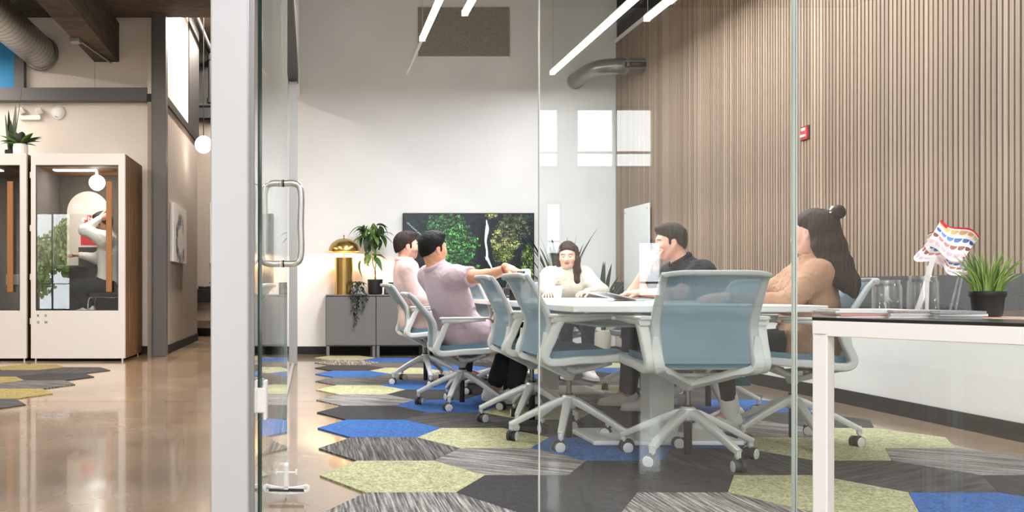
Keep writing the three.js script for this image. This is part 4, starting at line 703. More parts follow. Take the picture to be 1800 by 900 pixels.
// ------------------------------------------------------------------ phone booths and the lounge side
const font = await new FontLoader().loadAsync('fonts/droid/droid_sans_bold.typeface.json');
const text = (s, size, depth = 0.001) => { const g = new TextGeometry(s, { font, size, depth, curveSegments: 4, bevelEnabled: false }); g.computeBoundingBox(); return g; };
function booth(label, x0, { handle = true, mark = true } = {}) {
  const W = 1.06, H = 2.34, D = 0.93, t = thing('phone_booth', label, 'booth', [x0 + W / 2, 0, -9.55], 0, 'phone booths'), w = W / 2;
  const wood = mat('#8a6845', 0.5, { map: T.ply }), white = mat('#ddd7d1', 0.4), felt = mat('#6b635d', 0.95, { map: T.felt }), y0 = 0.03;
  // white front frame with the window opening; window runs from 0.57 to 2.21
  mesh('front_frame', [bx(0.055, H - y0, 0.05, -w + 0.0275, (H + y0) / 2, -0.025, 0.006), bx(0.075, H - y0, 0.05, w - 0.0375, (H + y0) / 2, -0.025, 0.006), bx(W - 0.12, 0.13, 0.05, -0.01, H - 0.065, -0.025, 0.003), bx(W - 0.12, 0.54, 0.05, -0.01, y0 + 0.27, -0.025, 0.003)], white, t);
  mesh('side_panel', boxUV(bx(0.03, H - y0, D, -w + 0.015, (H + y0) / 2, -0.05 - D / 2)), wood, t); mesh('side_panel', boxUV(bx(0.03, H - y0, D, w - 0.015, (H + y0) / 2, -0.05 - D / 2)), wood, t);
  mesh('roof', [bx(W - 0.064, 0.03, D, 0, H - 0.015, -0.05 - D / 2)], white, t);
  mesh('inner_ceiling', boxUV(bx(W - 0.07, 0.012, D - 0.04, 0, H - 0.13, -0.06 - D / 2)), wood, t);
  mesh('back_panel', boxUV(bx(W - 0.06, H - 0.1, 0.03, 0, H / 2, -0.05 - D + 0.02)), felt, t);
  mesh('side_lining', [boxUV(bx(0.015, H - 0.2, D - 0.05, -w + 0.04, H / 2, -0.05 - D / 2)), boxUV(bx(0.015, H - 0.2, D - 0.05, w - 0.04, H / 2, -0.05 - D / 2))], felt, t);
  mesh('floor_plate', [bx(W - 0.06, 0.05, D - 0.03, 0, 0.06, -0.05 - D / 2)], M.blackMatte, t);
  mesh('window_pane', bx(W - 0.13, 1.645, 0.008, -0.01, 1.39, -0.022), M.glass, t);
  mesh('window_gasket', [bx(0.008, 1.64, 0.02, -w + 0.059, 1.39, -0.018), bx(0.008, 1.64, 0.02, w - 0.079, 1.39, -0.018), bx(W - 0.135, 0.008, 0.02, -0.01, 2.206, -0.018), bx(W - 0.135, 0.008, 0.02, -0.01, 0.574, -0.018)], M.gasket, t);
  mesh('plinth', bx(W - 0.1, 0.028, D - 0.08, 0, 0.02, -0.06 - D / 2), M.blackMatte, t);
  for (const sx of [-1, 1]) for (const sz of [-0.06, -0.9]) mesh('foot', cyl(0.014, 0.014, 0.034, sx * (w - 0.04), 0.017, sz, 14), M.chrome, t);
  for (const hy of [0.45, 0.95, 1.5, 2.1]) mesh('door_hinge', bx(0.018, 0.07, 0.02, -w - 0.006, hy, -0.02, 0.004), white, t);
  if (handle) mesh('handle', [bx(0.062, 1.24, 0.03, w - 0.17, 1.4, 0.03, 0.004), bx(0.03, 0.03, 0.03, w - 0.17, 0.9, 0.008), bx(0.03, 0.03, 0.03, w - 0.17, 1.9, 0.008)], mat('#bf8350', 0.45, { map: T.ply }), t);
  mesh('desk', bx(0.36, 0.03, D - 0.1, -w + 0.235, 1.06, -0.05 - D / 2, 0.004), M.blackMatte, t);
  mesh('socket_box', [bx(0.19, 0.13, 0.02, 0.06, 0.93, -0.05 - D + 0.045, 0.006)], mat('#9c9a96', 0.5), t);
  // ceiling light strip
  mesh('light_strip', bx(0.5, 0.012, 0.12, -0.12, H - 0.142, -0.35), M.warmGlow, t);
  const l = new THREE.RectAreaLight(LAMP.lobbyColor, 17, 0.5, 0.12); l.position.set(-0.12, H - 0.152, -0.35); l.rotation.x = -Math.PI / 2; l.name = 'strip_light'; t.add(l);
  if (mark) { const g = []; for (const [ch, x, y] of [['R', 0, 0], ['O', 0.085, 0], ['O', 0, -0.075], ['M', 0.085, -0.075]]) { const q = text(ch, 0.028); q.translate(-w + 0.07 + x, 0.5 + y, 0.0002); g.push(q); } mesh('lettering', g, M.gasket, t); }
  return t;
}
const boothA = booth('white-fronted phone booth with a person sitting inside', -3.16);
booth('white-fronted phone booth cut off by the left edge of the picture', -4.27, { mark: false });
{ // printed arch on the back panel of the occupied booth
  const cv = document.createElement('canvas'); cv.width = 256; cv.height = 512; const c = cv.getContext('2d'); c.fillStyle = '#efe6dc'; c.fillRect(0, 0, 256, 512);
  c.fillStyle = '#d9cfc4'; c.fillRect(0, 150, 256, 362); c.fillStyle = '#e2b27a'; c.fillRect(150, 190, 90, 60); c.fillStyle = '#c8242c'; c.fillRect(105, 190, 66, 90); c.fillRect(124, 160, 26, 40); c.fillRect(84, 290, 96, 70); c.fillStyle = '#20191a'; c.fillRect(184, 250, 60, 110); c.fillStyle = '#8a8580'; c.fillRect(205, 265, 22, 80); c.fillStyle = '#3a302c'; c.fillRect(70, 372, 186, 140);
  c.fillStyle = '#ffffff'; c.font = 'bold 44px sans-serif'; c.fillText('the', 30, 112); c.fillText('e booth', 88, 200);
  const tx = new THREE.CanvasTexture(cv); tx.colorSpace = THREE.SRGBColorSpace;
  const sh = new THREE.Shape(), W = 0.52, H = 0.95; sh.moveTo(0, 0); sh.lineTo(W, 0); sh.lineTo(W, H - W / 2); sh.absarc(W / 2, H - W / 2, W / 2, 0, Math.PI, false); sh.lineTo(0, 0);
  const g = new THREE.ExtrudeGeometry(sh, { depth: 0.006, bevelEnabled: false, curveSegments: 24 }), uv = g.attributes.uv; for (let i = 0; i < uv.count; i++) uv.setXY(i, g.attributes.position.getX(i) / W, g.attributes.position.getY(i) / H);
  const s = thing('arch_poster', 'arched printed panel inside the occupied phone booth', 'poster', [-3.02, 1.07, -10.488]); mesh('print', g, new THREE.MeshStandardMaterial({ map: tx, roughness: 0.6 }), s);
}
{ // stool, globe and small things of the occupied booth
  const s = thing('booth_stool', 'chrome-framed bar stool with dark seat in the phone booth', 'stool', [-2.42, 0.085, -10.08]);
  mesh('seat', bx(0.36, 0.05, 0.36, 0, 0.66, 0, 0.02), M.blackMatte, s);
  mesh('frame', [0.15, -0.15].flatMap((z) => [tube([[-0.20, 0.0, z], [-0.19, 0.3, z], [-0.185, 0.60, z], [-0.16, 0.632, z], [0.0, 0.632, z], [0.14, 0.632, z], [0.18, 0.66, z], [0.22, 0.85, z]], 0.011, 60, 10), tube([[0.18, 0.64, z], [0.19, 0.3, z], [0.2, 0.0, z]], 0.011, 20, 10)]).concat([tube([[0.22, 0.85, 0.15], [0.225, 0.87, 0], [0.22, 0.85, -0.15]], 0.011, 20, 10), tube([[-0.195, 0.25, 0.15], [-0.195, 0.25, -0.15]], 0.009, 6, 8)]), M.chrome, s);
  const gl = thing('globe_lamp', 'white globe lamp at the top of the occupied booth', 'lamp', [-2.50, 2.055, -9.9]);
  mesh('globe', new THREE.SphereGeometry(0.095, 28, 20).scale(1, 0.95, 1), M.warmGlow, gl); mesh('stem', cyl(0.02, 0.02, 0.06, 0, 0.118, 0, 16), M.whitePaint, gl);
  const l = new THREE.PointLight(LAMP.lobbyColor, 1.2, 0, 2); l.position.set(0, -0.13, 0.0); l.castShadow = true; l.name = 'globe_light'; gl.add(l);
  const lp = thing('booth_laptop', 'dark laptop on the shelf of the occupied phone booth', 'laptop', [-2.84, 1.076, -10.05], 0); mesh('base', bx(0.22, 0.014, 0.3, 0, 0.008, 0, 0.003), M.steelGrey, lp); mesh('lid', bx(0.006, 0.2, 0.3, 0, 0.1, 0).rotateZ(0.2).translate(-0.11, 0.012, 0), M.steelDark, lp);
}
// plants on top of the left booth
{
  const t = thing('booth_plant', 'broad-leaved plant in a ribbed white pot on the left booth', 'plant', [-3.36, 2.34, -9.8]);
  const pot = lathe([[0, 0], [0.066, 0], [0.08, 0.02], [0.084, 0.1], [0.078, 0.145], [0.072, 0.145], [0.074, 0.12], [0, 0.12]], 64), pp = pot.attributes.position;
  for (let i = 0; i < pp.count; i++) { const x = pp.getX(i), z = pp.getZ(i), a = Math.atan2(z, x), k = 1 + 0.025 * Math.cos(a * 16); pp.setX(i, x * k); pp.setZ(i, z * k); } pot.computeVertexNormals();
  mesh('pot', pot, M.whiteSatin, t);
  const r = rng(21), big = leafGeo(0.26, 0.10, 0.15, 0.3), sm = leafGeo(0.18, 0.08, 0.3, 0.3);
  for (let i = 0; i < 22; i++) { const a = i * 2.39, pitch = 0.15 + r() * 1.1; mesh('leaf', place(i % 3 ? big : sm, [Math.cos(a) * 0.02, 0.12 + r() * 0.03, -Math.sin(a) * 0.02], a, pitch, (r() - 0.5) * 0.6, 0.75 + r() * 0.45), [leafG, leafDark, leafG2][i % 3], t); }
  const s = thing('snake_plant', 'tall patterned spike of a plant behind the white pot on the left booth', 'plant', [-3.52, 2.34, -9.95]);
  mesh('pot', lathe([[0, 0], [0.07, 0], [0.075, 0.1], [0.068, 0.1], [0, 0.085]], 24), M.blackPlastic, s);
  for (let i = 0; i < 5; i++) { const a = i * 1.3, L = i ? 0.3 + 0.07 * i : 0.78; mesh('leaf', sheet((u, v) => { const w = 0.032 * (1 - u ** 3) * (v - 0.5) * 2, q = 0.02 + 0.05 * u * (i ? 1 : 0.4); return [Math.cos(a) * q + w * Math.cos(a + 1.3) + (i ? 0 : 0.09 * u), 0.08 + L * u, Math.sin(a) * q + w * Math.sin(a + 1.3)]; }, 12, 3, 0.004), i % 2 ? mat('#3c4d3a', 0.5) : mat('#59694f', 0.5, { map: T.formwork }), s); }
}
{
  const e = thing('emergency_light', 'twin-head emergency light under the grey beam on the booth wall', 'lamp', [-3.58, 2.98, -10.6]);
  mesh('housing', bx(0.26, 0.06, 0.05, 0.08, -0.03, 0.025, 0.01), M.whiteSatin, e);
  for (const x of [-0.02, 0.2]) { const h = mesh('lamp_head', bx(0.075, 0.075, 0.07, 0, 0, 0, 0.012).rotateZ(0.5).translate(x, 0.045, 0.06), M.whiteSatin, e); mesh('lens', bx(0.055, 0.055, 0.004, 0, 0, 0.036, 0.001).rotateZ(0.5).translate(x, 0.045, 0.06), mat('#b7b0a8', 0.3), h); }
  const s = thing('alarm_sounder', 'round white alarm sounder on the booth wall', 'alarm', [-3.16, 3.02, -10.6]);
  mesh('body', lathe([[0, 0.045], [0.05, 0.045], [0.062, 0.03], [0.088, 0.022], [0.09, 0], [0, 0]], 40).rotateX(Math.PI / 2), M.whiteSatin, s); mesh('slot', bx(0.04, 0.006, 0.004, -0.005, -0.062, 0.031).rotateZ(-0.2), M.steelGrey, s);
  const d = thing('spiral_duct', 'large galvanised spiral duct running along the ceiling over the booths', 'duct', [-3.36, 3.74, 0]);
  mesh('pipe', cyl(0.2, 0.2, 9.2, 0, 0, -5.95, 48, 'z'), M.galvanised, d);
  const pts = []; for (let k = 0; k <= 62 * 24; k++) { const a = k / 24 * 6.2832; pts.push(v3(0.2 * Math.cos(a), 0.2 * Math.sin(a), -4.0 - 0.105 * k / 24)); }
  mesh('spiral_seam', sweep(pts.filter((p) => p.z > -10.5), [[0.004, 0], [0, 0.006], [-0.004, 0], [0, -0.004]], { up: v3(0, 0, 1), straight: true }), M.galvDark, d);
  mesh('end_flange', [new THREE.TorusGeometry(0.206, 0.014, 10, 48).translate(0, 0, -10.53), cyl(0.212, 0.212, 0.06, 0, 0, -10.48, 48, 'z')], M.galvDark, d);
  for (const z of [-2.5, -5.5, -8.5]) mesh('hanger', [new THREE.TorusGeometry(0.205, 0.008, 8, 40).translate(0, 0, z), rod([0, 0.2, z], [0, 0.39, z], 0.006)], M.galvDark, d);
  const j = thing('junction_box', 'small metal junction box under the brown beam', 'box', [-2.67, 3.65, -9.6]); mesh('box', bx(0.11, 0.05, 0.11, 0, -0.025, 0, 0.006), M.galvanised, j); mesh('conduit', rod([0.05, -0.02, -0.05], [0.17, -0.015, -0.98], 0.011), M.galvanised, j);
}
{ // hallway: canvas, globe, pipe, drinking fountain, narrow white sign
  const cv = document.createElement('canvas'); cv.width = 256; cv.height = 320; const c = cv.getContext('2d'), r = rng(99); c.fillStyle = '#d8d2cb'; c.fillRect(0, 0, 256, 320);
  for (let i = 0; i < 260; i++) { const t = r(), a = 0.6 + t * 5, x = 128 + Math.cos(a) * (60 + r() * 30), y = 165 + Math.sin(a) * (95 + r() * 40); c.strokeStyle = ['rgba(40,40,46,0.5)', 'rgba(120,116,112,0.4)', 'rgba(70,80,96,0.4)', 'rgba(240,236,230,0.5)'][Math.floor(r() * 4)]; c.lineWidth = 2 + r() * 7; c.beginPath(); c.moveTo(x, y); c.quadraticCurveTo(x + (r() - 0.5) * 40, y + 20, x + (r() - 0.5) * 20, y + 40 + r() * 30); c.stroke(); }
  const tx = new THREE.CanvasTexture(cv); tx.colorSpace = THREE.SRGBColorSpace;
  const p = thing('canvas_painting', 'grey abstract canvas painting on the hallway side wall', 'painting', [-1.8, 1.54, -11.35]);
  mesh('stretcher', bx(0.05, 0.75, 1.1, 0.026, 0, 0, 0.004), M.whiteSatin, p); mesh('print', new THREE.PlaneGeometry(1.1, 0.75).rotateY(Math.PI / 2).translate(0.0515, 0, 0), new THREE.MeshStandardMaterial({ map: tx, roughness: 0.8 }), p);
  const g = thing('globe_lamp', 'glowing white globe lamp hanging in the hallway', 'lamp', [-1.55, 2.89, -12.2]);
  mesh('globe', new THREE.SphereGeometry(0.125, 32, 22), mat('#ffffff', 0.4, { emissive: new THREE.Color(1, 0.95, 0.88), emissiveIntensity: 1.3 }), g); mesh('cord', rod([0, 0.12, 0], [0, 2.2, 0], 0.006), M.blackMatte, g);
  const l = new THREE.PointLight(LAMP.lobbyColor, LAMP.hall, 0, 2); l.position.set(0, -0.2, 0); l.castShadow = true; l.name = 'globe_light'; g.add(l);
  const s = thing('sprinkler_pipe', 'dark sprinkler pipe run hanging in the hallway', 'pipe'); mesh('pipe', [rod([-3.5, 3.82, -13.9], [-1.26, 3.82, -13.9], 0.035), rod([-1.66, 3.82, -13.9], [-1.66, 4.75, -13.9], 0.03), rod([-1.66, 4.72, -10.8], [-1.66, 4.72, -14.5], 0.045)], M.blackMatte, s); mesh('coupling', cyl(0.05, 0.05, 0.07, -1.66, 3.9, -13.9), M.blackMatte, s); mesh('coupling', cyl(0.05, 0.05, 0.07, -1.66, 4.6, -13.9), M.blackMatte, s);
  const f = thing('drinking_fountain', 'black wall shelf with a steel drinking fountain at the hallway end', 'fountain', [-1.8, 0.7, -14.5]);
  mesh('shelf', bx(0.9, 0.22, 0.36, 0, 0, 0, 0.01), M.blackMatte, f); mesh('basin', [lathe([[0.0, 0.015], [0.09, 0.02], [0.11, 0.04], [0.115, 0.045], [0.1, 0.0], [0, 0]], 28).translate(-0.02, 0.11, 0.04), tube([[0.1, 0.12, -0.05], [0.1, 0.2, -0.05], [0.06, 0.22, -0.03]], 0.012, 14, 8)], M.chrome, f); mesh('apron', bx(0.9, 0.32, 0.02, 0, -0.27, 0.05), M.wallTaupe, f);
  const w = thing('white_wall_sign', 'narrow white upright board on the far hallway wall', 'sign', [-1.62, 1.78, -14.69]); mesh('board', bx(0.26, 1.05, 0.03, 0, 0, 0.015, 0.003), M.whiteSatin, w);
}
// trees outside the lounge windows, mirrored in the booth glass
{
  const r = rng(404), leaf = new THREE.CircleGeometry(0.11, 5);
  for (const [x, z, h, lab] of [[-9.3, 9.6, 2.4, 'leafy street tree outside the left lounge window'], [-8.2, 10.6, 3.2, 'taller street tree just right of the leafy one outside the lounge'], [-3.2, 10.0, 2.8, 'lone street tree outside the middle lounge window']]) {
    const t = thing('street_tree', lab, 'tree', [x, 0, z]);
    mesh('trunk', [rod([0, 0, 0], [0.05, h * 0.6, 0], 0.09, 0.05), rod([0.03, h * 0.45, 0], [0.5, h * 0.8, 0.2], 0.04, 0.02), rod([0.03, h * 0.5, 0], [-0.5, h * 0.85, -0.1], 0.04, 0.02)], bark, t);
    const N = 2600, im = new THREE.InstancedMesh(leaf, mat('#bfcf8c', 0.7, { side: THREE.DoubleSide }), N), m4 = new THREE.Matrix4(); im.name = 'foliage'; im.userData.kind = 'stuff';
    for (let i = 0; i < N; i++) { const k = i % 9, ca = k * 2.4, cr = 0.75 * (k % 3) / 2, cy = h * 0.7 + (k / 8 - 0.5) * 1.5, a = r() * 6.28, q = Math.cbrt(r()) * 0.62, b = Math.acos(2 * r() - 1); m4.compose(v3(cr * Math.cos(ca) + q * Math.sin(b) * Math.cos(a), cy + q * 0.7 * Math.cos(b), cr * Math.sin(ca) + q * Math.sin(b) * Math.sin(a)), new THREE.Quaternion().setFromEuler(new THREE.Euler(r() * 6, r() * 6, r() * 6)), v3(0.6, 0.9, 0.6)); im.setMatrixAt(i, m4); }
    t.add(im);
  }
  const g = setting('ground_outside', 'pale pavement outside the lounge windows'); mesh('paving', slab(-14, 12, -0.14, -0.12, -16, -5.15), mat('#b8b3aa', 0.9), g);
}
// ------------------------------------------------------------------ people: smooth distance fields meshed with surface nets
function smin(a, b, k) { const h = Math.max(k - Math.abs(a - b), 0) / k; return Math.min(a, b) - h * h * k * 0.25; }
class Field {
  constructor() { this.p = []; this.disp = null; }
  cap(a, b, ra, rb = ra, k = 0.02, op = 1) {
    const ax = a.x, ay = a.y, az = a.z, bx_ = b.x - ax, by_ = b.y - ay, bz = b.z - az, L2 = bx_ * bx_ + by_ * by_ + bz * bz || 1e-9, rm = Math.max(ra, rb);
    const c = a.clone().add(b).multiplyScalar(0.5), R = Math.sqrt(L2) / 2 + rm;
    this.p.push({ c, R, k, op, lo: v3(Math.min(a.x, b.x) - rm, Math.min(a.y, b.y) - rm, Math.min(a.z, b.z) - rm), hi: v3(Math.max(a.x, b.x) + rm, Math.max(a.y, b.y) + rm, Math.max(a.z, b.z) + rm),
      f: (x, y, z) => { const px = x - ax, py = y - ay, pz = z - az; let t = (px * bx_ + py * by_ + pz * bz) / L2; t = t < 0 ? 0 : t > 1 ? 1 : t; const dx = px - t * bx_, dy = py - t * by_, dz = pz - t * bz; return Math.sqrt(dx * dx + dy * dy + dz * dz) - (ra + (rb - ra) * t); } });
    return this;
  }
  // ellipsoid with its own axes; F gives {f, l, u} unit vectors
  ell(c, F, rf, ru, rl, k = 0.02, op = 1) {
    const R = Math.max(rf, ru, rl);
    this.p.push({ c, R, k, op, lo: v3(c.x - R, c.y - R, c.z - R), hi: v3(c.x + R, c.y + R, c.z + R),
      f: (x, y, z) => { const dx = x - c.x, dy = y - c.y, dz = z - c.z, a = (dx * F.f.x + dy * F.f.y + dz * F.f.z) / rf, b = (dx * F.u.x + dy * F.u.y + dz * F.u.z) / ru, e = (dx * F.l.x + dy * F.l.y + dz * F.l.z) / rl, k0 = Math.sqrt(a * a + b * b + e * e), k1 = Math.sqrt(a * a / rf / rf + b * b / ru / ru + e * e / rl / rl); return k1 < 1e-6 ? -Math.min(rf, ru, rl) : k0 * (k0 - 1) / k1; } });
    return this;
  }
  // keep only the side the normal points away from
  cut(pt, n, k = 0.004) { const w = pt.dot(n); this.p.push({ c: pt, R: 1e3, k, op: -1, f: (x, y, z) => -(x * n.x + y * n.y + z * n.z - w) }); return this; }
  at(x, y, z) {
    let d = 1e3;
    for (const q of this.p) {
      if (q.op > 0) { const ex = x - q.c.x, ey = y - q.c.y, ez = z - q.c.z, g = Math.sqrt(ex * ex + ey * ey + ez * ez) - q.R; if (g > d + q.k) continue; d = smin(d, q.f(x, y, z), q.k); }
      else d = -smin(-d, q.f(x, y, z), q.k);
    }
    return this.disp ? d + this.disp(x, y, z) : d;
  }
  mesh(cell, pad = 0.03, color = null) {
    const lo = v3(1e9, 1e9, 1e9), hi = v3(-1e9, -1e9, -1e9); for (const q of this.p) if (q.op > 0) { lo.min(q.lo); hi.max(q.hi); }
    lo.subScalar(pad); hi.addScalar(pad);
    const n = [0, 1, 2].map((i) => Math.ceil((hi.getComponent(i) - lo.getComponent(i)) / cell / 4) * 4 + 1), [nx, ny, nz] = n, F = new Float32Array(nx * ny * nz).fill(9), sl = nx * ny, B = 4;
    const diag = cell * B * 0.87 * 1.35 + 0.012;
    for (let k = 0; k < nz - 1; k += B) for (let j = 0; j < ny - 1; j += B) for (let i = 0; i < nx - 1; i += B) {
      const d = this.at(lo.x + (i + B / 2) * cell, lo.y + (j + B / 2) * cell, lo.z + (k + B / 2) * cell);
      if (Math.abs(d) > diag) { if (d < 0) for (let c = k; c <= k + B; c++) for (let b = j; b <= j + B; b++) for (let a = i; a <= i + B; a++) { const q = a + b * nx + c * sl; if (F[q] === 9) F[q] = -1; } continue; }
      for (let c = k; c <= k + B; c++) for (let b = j; b <= j + B; b++) for (let a = i; a <= i + B; a++) { const q = a + b * nx + c * sl; if (F[q] === 9 || F[q] === -1) F[q] = this.at(lo.x + a * cell, lo.y + b * cell, lo.z + c * cell); }
    }
    const id = new Int32Array(nx * ny * nz).fill(-1), pos = [], idx = [], E = [[0, 1], [0, 2], [0, 4], [1, 3], [1, 5], [2, 3], [2, 6], [3, 7], [4, 5], [4, 6], [5, 7], [6, 7]], off = [0, 1, nx, nx + 1, sl, sl + 1, sl + nx, sl + nx + 1];
    for (let k = 0; k < nz - 1; k++) for (let j = 0; j < ny - 1; j++) for (let i = 0; i < nx - 1; i++) {
      const q = i + j * nx + k * sl; let neg = 0; for (let c = 0; c < 8; c++) if (F[q + off[c]] < 0) neg++;
      if (neg === 0 || neg === 8) continue;
      let x = 0, y = 0, z = 0, m = 0;
      for (const [a, b] of E) { const fa = F[q + off[a]], fb = F[q + off[b]]; if ((fa < 0) === (fb < 0)) continue; const t = fa / (fa - fb); x += lerp(a & 1, b & 1, t); y += lerp((a >> 1) & 1, (b >> 1) & 1, t); z += lerp(a >> 2, b >> 2, t); m++; }
      id[q] = pos.length / 3; pos.push(lo.x + (i + x / m) * cell, lo.y + (j + y / m) * cell, lo.z + (k + z / m) * cell);
    }
    const quad = (a, b, c, d, flip) => { if (a < 0 || b < 0 || c < 0 || d < 0) return; flip ? idx.push(a, c, b, a, d, c) : idx.push(a, b, c, a, c, d); };
    for (let k = 1; k < nz - 1; k++) for (let j = 1; j < ny - 1; j++) for (let i = 1; i < nx - 1; i++) {
      const q = i + j * nx + k * sl, s = F[q] < 0;
      if (s !== F[q + 1] < 0) quad(id[q], id[q - nx], id[q - nx - sl], id[q - sl], s);
      if (s !== F[q + nx] < 0) quad(id[q], id[q - sl], id[q - sl - 1], id[q - 1], s);
      if (s !== F[q + sl] < 0) quad(id[q], id[q - 1], id[q - 1 - nx], id[q - nx], s);
    }
    for (let i = 0; i < idx.length; i += 3) { const t = idx[i + 1]; idx[i + 1] = idx[i + 2]; idx[i + 2] = t; }
    const g = new THREE.BufferGeometry(); g.setAttribute('position', new THREE.Float32BufferAttribute(pos, 3)); g.setIndex(idx); g.computeVertexNormals();
    const uv = new Float32Array(pos.length / 3 * 2); for (let i = 0; i < pos.length / 3; i++) { uv[i * 2] = pos[i * 3] + pos[i * 3 + 2]; uv[i * 2 + 1] = pos[i * 3 + 1]; } g.setAttribute('uv', new THREE.BufferAttribute(uv, 2));
    if (color) { const c = new Float32Array(pos.length); for (let i = 0; i < pos.length; i += 3) { const q = color(pos[i], pos[i + 1], pos[i + 2]); c[i] = q[0]; c[i + 1] = q[1]; c[i + 2] = q[2]; } g.setAttribute('color', new THREE.BufferAttribute(c, 3)); }
    return g;
  }
}
function n3(x, y, z, s) { // smooth 3d noise, -1..1
  const i = Math.floor(x), j = Math.floor(y), k = Math.floor(z), a = x - i, b = y - j, c = z - k, u = a * a * (3 - 2 * a), v = b * b * (3 - 2 * b), w = c * c * (3 - 2 * c), h = (p, q, r) => hsh(i + p + (k + r) * 57, j + q, s);
  return 2 * lerp(lerp(lerp(h(0, 0, 0), h(1, 0, 0), u), lerp(h(0, 1, 0), h(1, 1, 0), u), v), lerp(lerp(h(0, 0, 1), h(1, 0, 1), u), lerp(h(0, 1, 1), h(1, 1, 1), u), v), w) - 1;
}
const lin = (hex) => { const c = new THREE.Color(hex); return [c.r, c.g, c.b]; };
const mixc = (a, b, t) => a.map((x, i) => lerp(x, b[i], t));
function frameOf(yaw, pitch = 0, roll = 0) { // facing: yaw 0 = +x, positive turns towards -z (away); pitch up positive
  const q = new THREE.Quaternion().setFromEuler(new THREE.Euler(roll, yaw, pitch, 'YZX'));
  return { f: v3(1, 0, 0).applyQuaternion(q), u: v3(0, 1, 0).applyQuaternion(q), l: v3(0, 0, -1).applyQuaternion(q) };
}
const mergeColored = (list) => mergeGeometries(list.map((g) => { const h = g.toNonIndexed(); return h; }));
